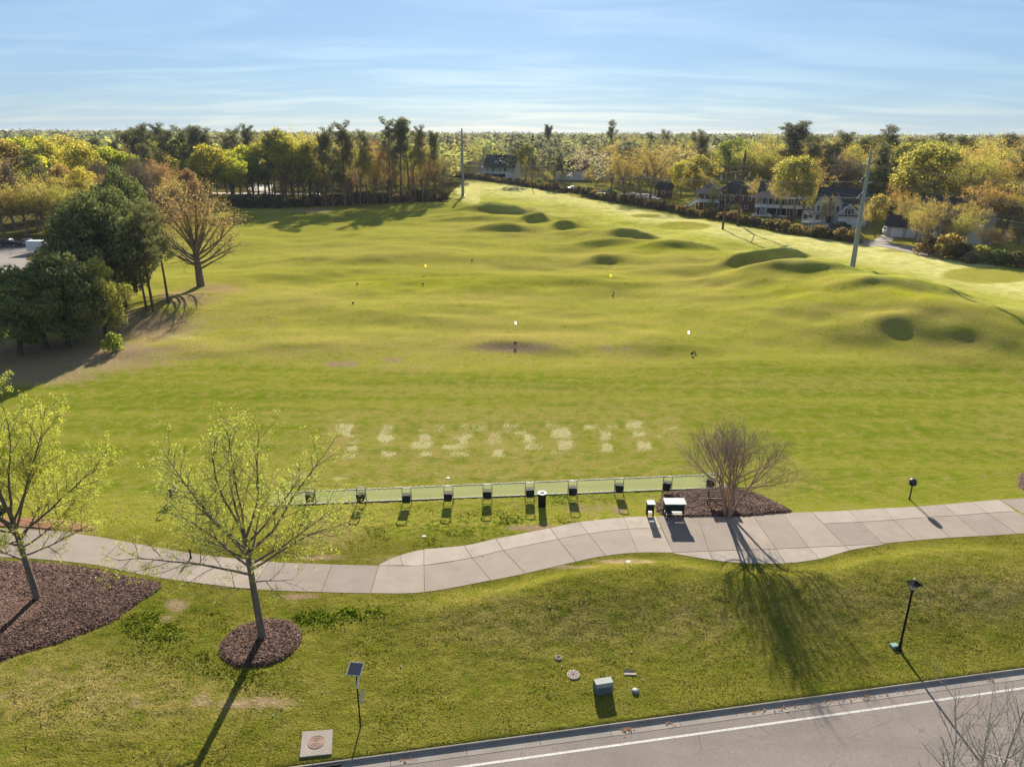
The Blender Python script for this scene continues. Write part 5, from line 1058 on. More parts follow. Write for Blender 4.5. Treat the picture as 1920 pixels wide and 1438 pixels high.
# lantern on a post in the front lawn
p = gp(1686, 1218); e = empty('street_lamp', p, .3, 'black post with a four-sided lantern standing on the front lawn', 'lamp post')
MB().lathe([(.13, -.05), (.13, .06), (.085, .12), (.07, .5), (.055, .55), (.05, 3.30), (.075, 3.34), (.04, 3.40)], 0, 0, 14).build('post', BLK, e, True)
ln = MB().box(0, 0, 3.42, .17, .17, .05).build('lantern', BLK, e)
for a in range(4):
    M_ = Matrix.Rotation(a * math.pi / 2, 4, 'Z'); m = MB(); m.add([M_ @ Vector(v) for v in ((-.075, -.08, 3.45), (.075, -.08, 3.45), (.165, -.17, 3.78), (-.165, -.17, 3.78), (-.075, -.072, 3.45), (.075, -.072, 3.45), (.165, -.162, 3.78), (-.165, -.162, 3.78))], [(0, 1, 2, 3), (7, 6, 5, 4), (0, 4, 5, 1), (1, 5, 6, 2), (2, 6, 7, 3), (3, 7, 4, 0)]); m.build('pane', GLS, ln)
    MB().bar(M_ @ Vector((-.08, -.08, 3.44)), M_ @ Vector((-.175, -.175, 3.79)), .022).build('bar', BLK, ln)
MB().add([(-.27, -.27, 3.78), (.27, -.27, 3.78), (.27, .27, 3.78), (-.27, .27, 3.78), (-.06, -.06, 3.97), (.06, -.06, 3.97), (.06, .06, 3.97), (-.06, .06, 3.97)], [(3, 2, 1, 0), (4, 5, 6, 7), (0, 1, 5, 4), (1, 2, 6, 5), (2, 3, 7, 6), (3, 0, 4, 7)]).build('cap', BLK, e); MB().lathe([(.06, 3.97), (.075, 4.0), (.03, 4.06), (.005, 4.08)], 0, 0, 10).build('finial', CRM, e, True)
p = gp(1676, 1212); e = MB().box(0, 0, .05, .42, .30, .16, .2, .86).build('valve_box', simple('green_plastic', (.20, .32, .25), .6), None, bevel=.015, loc=p); tag(e, 'small pale green utility box at the foot of the lamp post', 'utility box')
p = gp(1705, 936); e = empty('path_light', p, 0, 'low black post with a rounded hood beside the path at the right', 'path light')
MB().lathe([(.07, -.04), (.07, .05), (.048, .07), (.045, 1.10)], 0, 0, 12).build('post', BLK, e, True); h = MB().lathe([(.06, 1.06), (.20, 1.10), (.235, 1.22), (.235, 1.40), (.18, 1.52), (.05, 1.57)], 0, 0, 18).build('hood', simple('dark_grey_metal', (.05, .055, .06), .5, .3), e, True)
for i in range(3): MB().lathe([(.24, 1.17 + i * .07), (.25, 1.185 + i * .07), (.24, 1.20 + i * .07)], 0, 0, 18).build('louvre', BLK, h, True)

# solar-powered sign by the kerb
p = gp(676, 1363); e = empty('solar_sign', p, 0, 'thin black post with a solar panel on top and edge-on sign plates by the kerb', 'sign')
MB().tube([(0, 0, -.1), (0, 0, 2.92)], .032, 8).build('post', BLK, e)
M_ = Matrix.Translation((-.02, .0, 3.02)) @ Matrix.Rotation(-.10, 4, 'Z') @ Matrix.Rotation(math.radians(18), 4, 'X'); pn = MB().box(0, 0, 0, .60, .60, .035, M=M_).build('solar_panel', CRM, e)
cell = simple('solar_cell', (.035, .045, .07), .6, 0, .1, spec=.2)
for i in range(4): MB().box((i - 1.5) * .134, 0, .021, .128, .53, .006, M=M_).build('cell', cell, pn)
for z, y_, s_, rz in ((2.35, -.05, .44, 1.60), (1.72, -.08, .50, 1.54)):
    M_ = Matrix.Translation((.045 if z > 2 else .20, y_, z)) @ Matrix.Rotation(rz, 4, 'Z') @ Matrix.Rotation(math.pi / 4, 4, 'Y'); sp = MB().box(0, 0, 0, s_, .012, s_, M=M_).build('sign_plate', GRY, e); MB().box(0, -.009, 0, s_ * .92, .004, s_ * .92, M=M_).build('face', simple('sign_face', (.62, .62, .60), .45), sp)
MB().bar((0, 0, 1.72), (.20, -.08, 1.72), .02).build('bracket', BLK, e)

# utility pedestal, manholes, drain slab
p = gp(1130, 1294); e = empty('utility_pedestal', p, .22, 'grey-green utility pedestal with a pale sloped lid on the front lawn', 'utility box')
MB().extr([(-.27, 0), (.27, 0), (.27, .42), (.15, .55), (-.20, .55), (-.27, .45)], -.38, .38).build('housing', simple('pedestal_green', (.11, .15, .14), .7), e, bevel=.02); e.rotation_euler = (0, 0, .22 + math.pi / 2)
MB().extr([(-.285, .44), (-.205, .572), (.155, .572), (.285, .43), (.285, .40), (.15, .53), (-.20, .535), (-.285, .42)], -.40, .40).build('lid', simple('pedestal_lid', (.27, .29, .26), .7), e)
def cover(px, py, r, label, mat, spokes=0, rings=2, dz=.0):
    p = gp(px, py); e = empty('manhole_cover', (p.x, p.y, p.z + .015 + dz), 0, label, 'manhole cover')
    MB().lathe([(r, -.05), (r, .02), (r * .88, .024), (r * .86, .006), (.001, .006)], 0, 0, 28).build('rim', mat, e)
    for i in range(rings):
        q = r * (.72 - i * .26); MB().lathe([(q, .004), (q, .022), (q - r * .09, .022), (q - r * .09, .004)], 0, 0, 24).build('ring', mat, e)
    for i in range(spokes):
        a = i * 2 * math.pi / spokes; MB().bar((math.cos(a) * r * .22, math.sin(a) * r * .22, .016), (math.cos(a) * r * .86, math.sin(a) * r * .86, .016), r * .13, .016).build('spoke', mat, e)
    MB().lathe([(r * .86, .0), (r * .86, .009), (.001, .009)], 0, 0, 24).build('recess', simple('cover_recess', (.05, .03, .025), .9), e); return e
cover(1075, 1265, .29, 'pale round drain grate with radial spokes in the front lawn', simple('pale_iron', (.42, .34, .30), .8, .1), 9, 1)
cover(1047, 1233, .16, 'small ringed round cover behind the spoked grate in the lawn', simple('grey_iron', (.30, .29, .25), .8, .1), 0, 1)
p = gp(1191, 1296); e = MB().lathe([(.16, -.05), (.16, .06), (.13, .10), (.05, .115), (.001, .115)], 0, 0, 12).build('buried_valve', simple('blue_grey_cap', (.20, .24, .25), .6), None, True, loc=p); tag(e, 'small grey-green valve cap right of the utility pedestal', 'valve cap')
p = gp(1181, 1261); e = empty('water_meter_pit', p, 0, 'sunken meter pit with a dark opening and concrete lip in the lawn', 'meter pit'); MB().box(0, -.12, .02, .56, .12, .07).build('lip', MAT['pale_concrete'], e, bevel=.01); MB().box(0, .06, .02, .52, .22, .05).build('opening', VSHADE, e)  # pit opening is a solid near-black box, its shade painted on
sl = [Vector((*flat(*q), 0)) for q in ((567, 1373), (624, 1369), (622, 1415), (562, 1421))]
e = empty('drain_slab', (0, 0, 0), 0, 'square concrete drain slab with a round iron cover at the kerb', 'drain slab')
MB().prism([(q.x, q.y) for q in sl], -.2, .065).build('slab', MAT['kerb_concrete'], e, bevel=.015)
c = sum(sl, Vector()) / 4
for r0 in (.34, .25, .165, .085): MB().lathe([(r0, .055), (r0, .082), (r0 - .035, .082), (r0 - .035, .055)], c.x - .02, c.y + .03, 26).build('cover_ring', RUST, e)
MB().lathe([(.335, .06), (.335, .072), (.001, .072)], c.x - .02, c.y + .03, 26).build('cover', simple('iron_cover', (.30, .20, .15), .8), e)
tt = [(Vector((q.x, q.y - KY0, 0))).dot(KDIR) for q in sl[2:]]
tc0 = sum(tt) / 2; m = MB(); a, b = kpt(tc0 - 1.0, -.172, -.06), kpt(tc0 + 1.0, -.172, -.06)
m.bar(a, b, .07, .12).build('inlet_shade', VSHADE, e)  # solid near-black bar, painted as the shade of the void under the slab
for px, py, s_, lab, mt in ((795, 1006, .24, 'small pale square valve lid in the grass above the path', CRM), (1178, 1054, .26, 'small pale stone at the edge of the path', CRM), (840, 897, .2, 'pale sandy divot stone before the turf strip', CRM)):
    p = gp(px, py); e = MB().box(0, 0, .02, s_, s_ * .7, .06, .1, .85).build('irrigation_box' if px == 795 else 'stone', mt, None, bevel=.012, loc=p); tag(e, lab, 'irrigation box' if px == 795 else 'stone')
p = gp(358, 1046); e = empty('path_marker', (p.x, p.y, .03), 0, 'short dark marker post on the path under the leafing tree', 'post'); MB().tube([(0, 0, 0), (0, 0, .55)], .05, 8).build('post', BLK, e); MB().lathe([(.08, 0), (.08, .03), (.05, .04)], 0, 0, 10).build('base', BLK, e)
p = gp(2, 962); e = empty('ball_cabinet', p, 0, 'pale-topped box behind the leftmost tree at the edge of the photo', 'cabinet', 'cabinets by the path'); MB().box(0, 0, .35, .55, .5, .7).build('body', DGR, e, bevel=.02); MB().box(0, 0, .73, .65, .6, .05).build('roof', PGR, e)

# flags and distance markers out on the range
def cloth(name, c):
    k = N(name); d = k.n('ShaderNodeBsdfDiffuse'); d.inputs[0].default_value = (*c, 1); t = k.n('ShaderNodeBsdfTranslucent'); t.inputs[0].default_value = (*c, 1); m = k.n('ShaderNodeMixShader'); m.inputs[0].default_value = .6; k.l(d.outputs[0], m.inputs[1]); k.l(t.outputs[0], m.inputs[2]); k.l(m.outputs[0], k.out.inputs['Surface']); return k.m
YCL, WCL = cloth('yellow_cloth', (.85, .70, .01)), cloth('white_cloth', (.85, .85, .83))
for px, py, col, lab in [(797, 511, 'y', 'yellow flag far out in the middle of the range'), (1143, 530, 'y', 'yellow flag right of the middle of the range'), (965, 622, 'w', 'white flag on the small bare mound'), (1288, 641, 'w', 'white flag on the low green right of the small mound')]:
    p = gp(px, py); e = empty('target_flag', p, 0, lab, 'flag', 'target flags'); e.scale = (.42, .42, .7); MB().tube([(0, 0, 0), (0, 0, 1.9)], .022, 6).build('pole', WHT, e)
    mt = YCL if col == 'y' else WCL; m = MB(); n = 6; vs = []
    for i in range(n + 1): vs += [(i * .09, .03 * math.sin(i * 1.3), 1.88), (i * .085, .03 * math.sin(i * 1.3 + .5), 1.42 - .02 * i)]
    m.add(vs, [(2 * i, 2 * i + 1, 2 * i + 3, 2 * i + 2) for i in range(n)]).build('flag', mt, e)
for px, py, lab in [(670, 535, 'dark distance marker left of the yellow flag in mid range'), (793, 535, 'dark distance marker just below the far yellow flag'), (1149, 557, 'dark distance marker below the right yellow flag'), (662, 571, 'tiny dark marker left of centre in the range'), (966, 646, 'dark marker before the white flag on the small mound'), (1297, 666, 'dark marker before the white flag on the low green'), (885, 490, 'small dark marker far out behind the yellow flags')]:
    p = gp(px, py); e = empty('distance_marker', p, .2, lab, 'marker', 'range markers')
    e.scale = (.5, .5, .5); MB().box(0, 0, .42, .55, .05, .5).build('board', BLK, e)
    for s_ in (-1, 1): MB().box(s_ * .2, 0, .1, .05, .05, .3).build('leg', BLK, e)

ball_me = None
for j_, (px, py) in enumerate([(1030, 1138), (853, 1000), (866, 945), (1184, 1223), (1205, 1275), (1372, 1176), (1525, 1217), (700, 920), (512, 1342), (752, 1250), (905, 1042), (1760, 928), (1500, 921), (604, 1298), (165, 1310), (1840, 892), (1440, 1095), (1053, 1250), (880, 765), (1068, 712), (1430, 715), (1640, 740), (560, 760), (1300, 700)]):
    p = gp(px, py); m_ = MB().lathe([(.004, -.034), (.024, -.024), (.034, 0), (.024, .024), (.004, .034)], 0, 0, 8)
    if ball_me is None: o = m_.build('golf_ball', WHT, None, True); ball_me = o.data
    else: o = bpy.data.objects.new('golf_ball', ball_me); COL.objects.link(o)
    o.location = (p.x, p.y, p.z + .035); zn = 'front lawn by the road' if py > 1060 else 'grass between path and turf strip' if py > 915 else 'range turf'
    tag(o, 'tiny white golf ball lying on the ' + zn, 'golf ball', 'golf balls on the ' + zn)

# ------------------------------------------------------------------ power line
def steel_pole(px, py, h, r0, r1, levels, label, arm=1.6, rz=0.0):
    p = gp(px, py); e = empty('steel_pole', p, rz, label, 'power pole', 'steel power poles')
    MB().tube([(0, 0, -.2), (0, 0, h * .5), (0, 0, h)], [r0, (r0 + r1) / 2, r1], 12).build('shaft', GRY, e); MB().lathe([(r0 * 1.5, -.1), (r0 * 1.5, .10), (r0 * 1.05, .14)], 0, 0, 12).build('base_plate', GRY, e)
    for i, z in enumerate(levels):
        for s_ in (-1, 1):
            a = MB().tube([(0, 0, z), (s_ * arm, 0, z + .25)], [.06, .05], 6).build('arm', GRY, e); MB().tube([(s_ * .25, 0, z + 1.5), (s_ * arm, 0, z + .28)], .03, 6).build('brace', GRY, e)
            for q in range(4): MB().lathe([(.05, 0), (.11, .03), (.05, .06)], 0, 0, 8).build('insulator', GRY, a, loc=(s_ * (arm - .1 - q * .12), 0, z + .25))
    MB().tube([(0, 0, h - .1), (0, 0, h + .35)], .05, 6).build('top_spike', GRY, e); return e, p
near_lv, far_lv = (12.3, 15.0, 17.7), (12.5, 16.5, 20.5); wdir = math.atan2(301.7 - 131.6, -20.5 - 62.7) - math.pi / 2
pe, pn_ = steel_pole(1597, 508, 20.4, .46, .20, near_lv, 'near tapered grey steel power pole on the fairway edge', 1.7, wdir)
pf, pf_ = steel_pole(868, 366, 25.2, .62, .30, far_lv, 'distant grey steel power pole at the end of the range', 2.2, wdir)
WIRE = simple('wire', (.30, .28, .26), .5, .4, .05)
def wire(a, b, sag, label, group, r=.024):
    a, b = Vector(a), Vector(b); n = 26; pts = [a.lerp(b, i / n) - Vector((0, 0, sag * 4 * (i / n) * (1 - i / n))) for i in range(n + 1)]
    o = MB().tube(pts, r, 4).build('power_wire', WIRE); return tag(o, label, 'wire', group)
ux = Vector((math.cos(wdir), math.sin(wdir), 0)); nxt = pn_ + (pn_ - pf_) ; nxt.z = 0
LV = ['lower', 'middle', 'upper']
for i in range(3):
    for s_, sd in ((-1, 'left'), (1, 'right')):
        a = pf_ + ux * s_ * 2.2 + Vector((0, 0, far_lv[i] + .3)); b = pn_ + ux * s_ * 1.7 + Vector((0, 0, near_lv[i] + .3)); c = nxt + ux * s_ * 1.7 + Vector((0, 0, near_lv[i] + 1))
        wire(a, b, 3.2, '%s %s wire strung between the two steel poles' % (LV[i], sd), 'steel pole wires'); wire(b, c, 3.2, '%s %s wire leaving the near steel pole to the right' % (LV[i], sd), 'steel pole wires')
wire(pf_ + Vector((0, 0, 25.4)), pn_ + Vector((0, 0, 20.6)), 2.2, 'topmost thin wire between the two steel poles', 'steel pole wires', .014)
def h_frame(pxa, pxb, h, zc, label):
    a, b = gp(*pxa), gp(*pxb); e = empty('wooden_h_frame', a, 0, label, 'power pole'); d = b - a; u = d.normalized()
    for q in (Vector(), d): MB().tube([q + Vector((0, 0, -.2)), q + Vector((0, 0, h))], [.30, .21], 10).build('pole', POLEW, e)
    MB().bar(-u * 2.4 + Vector((0, 0, zc)), d + u * 2.4 + Vector((0, 0, zc)), .22, .32).build('crossarm', POLEW, e)
    MB().bar(Vector((0, 0, zc - 4.6)), d + Vector((0, 0, zc - 9)), .12, .16).build('brace', POLEW, e); MB().bar(d + Vector((0, .2, zc - 4.6)), Vector((0, .2, zc - 9)), .12, .16).build('brace', POLEW, e)
    for s_, q in ((-1, Vector()), (1, d)):
        for t_ in (-1, 1): MB().bar(q + Vector((0, 0, h - .8)), q + u * t_ * 2.2 + Vector((0, 0, zc + .1)), .07, .09).build('arm_brace', POLEW, e)
    att = []
    for t_ in (-.42, .5, 1.42):
        q = d * .5 + u * ((t_ - .5) * (d.length + 3.2) / 1.35) + Vector((0, 0, zc - .1)); MB().lathe([(.05, -1.45), (.13, -1.3), (.06, -1.2), (.13, -1.0), (.06, -.9), (.13, -.7), (.06, -.6), (.13, -.4), (.05, -.2), (.03, 0)], 0, 0, 8).build('insulator', WHT, e, loc=q); att.append(a + q - Vector((0, 0, 1.45)))
    return a, d, att, h
A = h_frame((1355, 430), (1383, 424), 19.9, 14.3, 'near wooden H-shaped double power pole on the fairway'); B = h_frame((828, 342), (846, 341), 20, 14.3, 'far wooden H-shaped double pole beside the end row of trees')
nd = (A[0] - B[0]); nd = Vector((nd.x, nd.y, 0))
for i, w_ in enumerate(('left', 'middle', 'right')):
    wire(B[2][i], A[2][i], 4.0, '%s low wire between the two wooden H-frames' % w_, 'H-frame wires'); wire(A[2][i], A[2][i] + nd * .9 + Vector((0, 0, 0)), 4.0, '%s wire leaving the near wooden H-frame to the right' % w_, 'H-frame wires')
for i, w_ in enumerate(('left', 'right')): wire(B[0] + B[1] * i + Vector((0, 0, 20)), A[0] + A[1] * i + Vector((0, 0, 19.8)), 3.0, '%s top wire between the two wooden H-frames' % w_, 'H-frame wires', .014)
p = gp(1478, 416); e = empty('light_pole', p, 0, 'thin pale pole behind the hedge right of the porch house', 'pole'); MB().tube([(0, 0, 0), (0, 0, 6.2)], [.10, .07], 8).build('shaft', simple('pale_pole', (.45, .42, .38), .7), e); MB().tube([(0, 0, 6.1), (-.5, -.1, 6.25)], .04, 6).build('arm', GRY, e)
for px, py, top, lab in ((997, 352, 283, 'dark wooden pole before the golden round tree'), (1200, 388, 342, 'short wooden pole behind the hedge near the open lawn')):
    p = gp(px, py); h = px_top(py, px, top); e = empty('wooden_pole', p, 0, lab, 'pole'); MB().tube([(0, 0, 0), (0, 0, h)], [.2, .13], 8).build('shaft', POLEW, e); MB().bar((-1, 0, h - .8), (1, 0, h - .8), .12).build('crossarm', POLEW, e)

# ------------------------------------------------------------------ streets, driveways and the parking lot
def sheet(name, pxs, mat, z=.05, kind='structure'):
    m = MB(); P = [flat(*q) for q in pxs]; m.prism(P, -.3, z); o = m.build(name, mat); tag(o, kind=kind); return o
ASP = MAT['asphalt']; DRV = MAT['pale_concrete']
sheet('parking_lot', [(-260, 470), (-60, 462), (40, 457), (98, 462), (104, 478), (70, 494), (30, 508), (-40, 522), (-300, 560)], ASP)
sheet('side_street', [(1600, 450), (1650, 453), (1762, 471), (1780, 476), (1736, 481), (1660, 464), (1606, 458)], ASP)
sheet('driveway', [(1638, 452), (1672, 454), (1688, 434), (1664, 434)], DRV, .06); sheet('driveway', [(1512, 421), (1530, 432), (1585, 432), (1576, 420)], DRV, .06)
sheet('far_street', [(1085, 362), (1100, 354), (1245, 366), (1240, 374)], DRV, .05); sheet('far_street', [(462, 356), (478, 346), (512, 346), (508, 362)], DRV, .05); sheet('footpath', [(396, 364), (400, 361.5), (600, 363), (600, 365.5)], DRV, .055)

# ------------------------------------------------------------------ houses
CRMS = simple('cream_siding', (.60, .53, .40), .8, 0, .08, 2); WTR = simple('white_trim', (.70, .70, .68), .6, 0, .05); ROOF = simple('dark_shingle', (.045, .043, .045), .9, 0, .25, 5, .3); ROOFP = simple('pink_shingle', (.30, .22, .185), .9, 0, .18, 5, .3); BRK = simple('red_brick', (.155, .080, .060), .9, 0, .25, 7, .2); GLA = simple('window_glass', (.06, .07, .085), .12, 0, .1, spec=.6); SHU = simple('shutter', (.03, .035, .045), .7); GRS = simple('grey_siding', (.50, .48, .44), .8, 0, .08, 2); STN = simple('stone_wall', (.36, .31, .25), .9, 0, .2, 4); BLU = simple('white_siding', (.74, .75, .74), .8, 0, .06, 2)
def roof_gable(x0, x1, y0, y1, z, rise, mat, par, along='x', o=.45, th=.18, name='roof'):
    m = MB(); x0 -= o; x1 += o; y0 -= o; y1 += o
    if along == 'x':
        ym = (y0 + y1) / 2; prof = [(y0, z - o * .5), (ym, z + rise), (y1, z - o * .5), (y1, z - o * .5 - th), (ym, z + rise - th), (y0, z - o * .5 - th)]
        vs = [(x0, a, b) for a, b in prof] + [(x1, a, b) for a, b in prof]
    else:
        xm = (x0 + x1) / 2; prof = [(x0, z - o * .5), (xm, z + rise), (x1, z - o * .5), (x1, z - o * .5 - th), (xm, z + rise - th), (x0, z - o * .5 - th)]
        vs = [(a, y0, b) for a, b in prof] + [(a, y1, b) for a, b in prof]
    n = 6; m.add(vs, [(0, 1, 4, 5), (1, 2, 3, 4), (n + 5, n + 4, n + 1, n), (n + 4, n + 3, n + 2, n + 1)] + [(i, (i + 1) % n, (i + 1) % n + n, i + n) for i in range(n)]); return m.build(name, mat, par)
def walls_gable(x0, x1, y0, y1, h, rise, mat, par, along='x', name='wall'):
    m = MB(); m.box((x0 + x1) / 2, (y0 + y1) / 2, h / 2 - .2, x1 - x0, y1 - y0, h + .4)
    if along == 'x':
        ym = (y0 + y1) / 2; m.add([(x0, y0, h), (x0, y1, h), (x0, ym, h + rise - .25), (x1, y0, h), (x1, y1, h), (x1, ym, h + rise - .25)], [(0, 2, 1), (3, 4, 5), (0, 3, 5, 2), (1, 2, 5, 4)])
    else:
        xm = (x0 + x1) / 2; m.add([(x0, y0, h), (x1, y0, h), (xm, y0, h + rise - .25), (x0, y1, h), (x1, y1, h), (xm, y1, h + rise - .25)], [(0, 1, 2), (3, 5, 4), (0, 2, 5, 3), (1, 4, 5, 2)])
    return m.build(name, mat, par)
def roof_hip(x0, x1, y0, y1, z, rise, mat, par, o=.5, name='roof'):
    x0 -= o; x1 += o; y0 -= o; y1 += o; q = min(x1 - x0, y1 - y0) / 2; ym = (y0 + y1) / 2
    if x1 - x0 >= y1 - y0: r = [(x0 + q, ym, z + rise), (x1 - q + .01, ym, z + rise)]; f = [(0, 1, 5, 4), (1, 2, 5), (2, 3, 4, 5), (3, 0, 4)]
    else: xm = (x0 + x1) / 2; r = [(xm, y0 + q, z + rise), (xm, y1 - q + .01, z + rise)]; f = [(0, 1, 4), (1, 2, 5, 4), (2, 3, 5), (3, 0, 4, 5)]
    return MB().add([(x0, y0, z), (x1, y0, z), (x1, y1, z), (x0, y1, z)] + r, f + [(3, 2, 1, 0)]).build(name, mat, par)
def win(par, x, z, w, h, y, name='window', shut=False):
    f = MB().box(x, y - .04, z, w + .22, .10, h + .22).build(name, WTR, par); n = 2 if w > .9 else 1
    for i in range(n): MB().box(x + (i - (n - 1) / 2) * w / n, y - .095, z, w / n - .07, .02, h).build('pane', GLA, f)
    if shut:
        for s_ in (-1, 1): MB().box(x + s_ * (w / 2 + .34), y - .05, z, .38, .06, h + .1).build('shutter', SHU, par)
def house(px, py, rz, label): p = gp(px, py); return empty('house', (p.x, p.y, p.z), rz, label, 'house')

# gabled cream house behind the near steel pole
e = house(1560, 424, -.50, 'cream gabled house with dark roof and white garage doors behind the steel pole')
walls_gable(-5, 8, 3, 12, 5.8, 4.0, BLU, e); roof_gable(-5, 8, 3, 12, 5.8, 4.0, ROOF, e)
walls_gable(1.2, 6.8, -2, 3, 3.1, 3.0, CRMS, e, 'y', 'garage_wall'); roof_gable(1.2, 6.8, -2, 3.4, 3.1, 3.0, ROOF, e, 'y', name='garage_roof')
for s_ in (-1, 1): MB().bar((4 + s_ * 3.2, -2.5, 2.92), (4, -2.5, 6.12), .10, .30).build('bargeboard', WTR, e)
MB().box(4, -2.05, 3.15, 5.6, .12, .3).build('band', SHU, e); win(e, 4, 4.2, .9, 1.5, -2, shut=True)
for s_ in (-1, 1):
    g = MB().box(4 + s_ * 1.32, -2.05, 1.2, 2.4, .14, 2.4).build('garage_door', WTR, e)
    for i in range(4): MB().box(4 + s_ * 1.32, -2.13, .32 + i * .58, 2.3, .03, .5).build('panel', WTR, g)
walls_gable(-5.2, -1.6, 1, 3.4, 5.9, 2.2, CRMS, e, 'y'); roof_gable(-5.2, -1.6, 1, 4.5, 5.9, 2.2, ROOFP, e, 'y'); walls_gable(-1.6, 1.6, 1.8, 3.4, 5.9, 2.4, CRMS, e, 'y'); roof_gable(-1.6, 1.6, 1.8, 4.8, 5.9, 2.4, ROOFP, e, 'y')
for x in (-4.2, -3.0): win(e, x, 4.5, .9, 1.5, 1)
win(e, -.6, 4.5, .9, 1.4, 1.8, shut=True); win(e, .7, 4.5, .8, 1.4, 1.8)
MB().add([(-8, -1, 2.9), (1, -1, 2.9), (1, 2, 3.7), (-8, 2, 3.7), (-8, -1, 2.75), (1, -1, 2.75), (1, 2, 3.55), (-8, 2, 3.55)], [(0, 1, 2, 3), (7, 6, 5, 4), (0, 4, 5, 1), (1, 5, 6, 2), (2, 6, 7, 3), (3, 7, 4, 0)]).build('porch_roof', ROOFP, e)
for x in (-7.8, -5, -2.2, .6): MB().box(x, -.8, 1.4, .22, .22, 2.8).build('porch_column', WTR, e)
MB().box(-3.5, .6, .35, 9, 3, .7).build('porch_floor', STN, e); MB().box(-5.2, -.8, 1.15, 4.8, .06, .7).build('porch_rail', WTR, e)
for x in (-6, -4.2): win(e, x, 2.0, 1.0, 1.4, 1)
MB().box(-1.2, 1.74, 1.75, 1.0, .1, 2.1).build('door', SHU, e)
for i in range(4): MB().box(-.9, -1.0 - i * .3, .6 - i * .16, 1.6, .3, .16).build('step', WTR, e)
MB().box(-1.75, -1.5, .8, .06, 1.5, .8, M=None).build('stair_rail', WTR, e)

# porch house with white double stairs
e = house(1448, 407, -.42, 'pale house with long white raised porch and white double stairs')
walls_gable(-5, 8, 4.5, 13, 6.2, 4.0, GRS, e); roof_gable(-5, 8, 4.5, 13, 6.2, 4.0, ROOF, e)
walls_gable(-3.2, -.6, 5, 8, 7.6, 1.5, CRMS, e, 'y', 'dormer_wall'); roof_gable(-3.2, -.6, 5, 9.5, 7.6, 1.5, ROOF, e, 'y', .3, name='dormer_roof'); win(e, -1.9, 7.0, 1.1, 1.3, 5)
MB().box(2, 2.4, 2.75, 15, 4.2, .3).build('porch_floor', WTR, e); roof_hip(-6.5, 1.0, .2, 4.8, 5.4, 1.8, ROOFP, e, name='porch_roof'); MB().box(5.2, 2.4, 5.55, 8.6, 4.6, .25).build('porch_roof', WTR, e)
for i in range(9): MB().box(-5.3 + i * 1.83, .4, 4.15, .20, .20, 2.6).build('porch_column', WTR, e)
for i in range(8): MB().box(-4.4 + i * 1.83, .4, 3.25, 1.6, .05, .75).build('porch_rail', BLU, e)
for i in range(7): MB().box(-3.5 + i * 1.83, 4.44, 4.2, 1.2, .1, 2.0).build('window', GLA, e)
for i in range(6): MB().box(-4.8 + i * 2.9, .8, 1.35, .35, .35, 2.7).build('pier', STN, e)
MB().box(2, 4.46, 1.4, 14, .08, 2.4).build('lower_wall_shade', SHU, e)  # dark sheet over the lower wall, painted as shaded voids under the porch
for i in range(8): MB().box(-2.8, .1 - i * .32, 2.7 - i * .33, 1.7, .34, .12).build('step', WTR, e)
for s_ in (-1, 1): MB().bar((-2.8 + s_ * .9, .2, 3.5), (-2.8 + s_ * .9, -2.5, .95), .07, .7).build('stair_rail', WTR, e)
MB().box(-2.8, -2.9, .5, 3.4, 1.0, .16).build('landing', WTR, e)
for s_ in (-1, 1):
    for i in range(3): MB().box(-2.8 + s_ * (1.9 + i * .34), -2.9, .40 - i * .15, .34, 1.0, .1).build('step', WTR, e)
    MB().bar((-2.8 + s_ * 1.5, -3.3, 1.2), (-2.8 + s_ * 2.9, -3.3, .5), .06, .6).build('stair_rail', WTR, e)
MB().box(11.5, 2.4, 2.9, 6, 4, .2).build('deck', GRS, e)
for i in range(4): MB().box(8.8 + i * 1.8, .5, 1.45, .16, .16, 2.9).build('deck_post', GRS, e)
MB().box(11.5, .5, 3.6, 6, .06, .8).build('deck_rail', GRS, e)

# brick house with hipped roofs
e = house(1358, 396, -.35, 'red brick house with hipped roofs and a white side stair')
MB().box(3, 5, 2.9, 12, 9, 6.2).build('wall', BRK, e); roof_hip(-3, 9, .5, 9.5, 6.0, 3.6, ROOF, e); roof_hip(-9.5, -1.5, -2.0, 7, 5.6, 3.4, ROOFP, e, name='wing_roof'); MB().box(-5, 4, 2.7, 6.5, 6, 5.8).build('wing_wall', BRK, e)
MB().add([(-6.9, -.6, 7.05), (-5.0, -.6, 7.05), (-4.4, .7, 8.1), (-6.2, .7, 8.1)], [(0, 1, 2, 3)]).build('skylight', GLA, e)
for x in (-.8, 2.0, 5.0, 7.6): win(e, x, 4.3, .9, 1.4, .5)
for x in (-1.4, .6, 2.6, 4.6, 6.6): win(e, x, 1.4, .8, 1.0, .5)
MB().box(-5.5, -.6, 2.8, 7.5, 3.4, .2).build('deck', WTR, e)
for x in (-9, -6.5, -4.2, -2): MB().box(x, -2.2, 2.6, .16, .16, 5.2).build('deck_column', WTR, e)
for i in range(3): MB().box(-7.7 + i * 2.4, -2.2, 3.35, 2.1, .05, .8).build('deck_rail', WTR, e)
for i in range(9): MB().box(-9.5 - i * .42, -1.2, 2.6 - i * .28, .42, 1.5, .1).build('step', WTR, e)
for s_ in (-1, 1): MB().bar((-9.2, -1.2 + s_ * .78, 3.3), (-13.2, -1.2 + s_ * .78, .75), .07, .55).build('stair_rail', WTR, e)

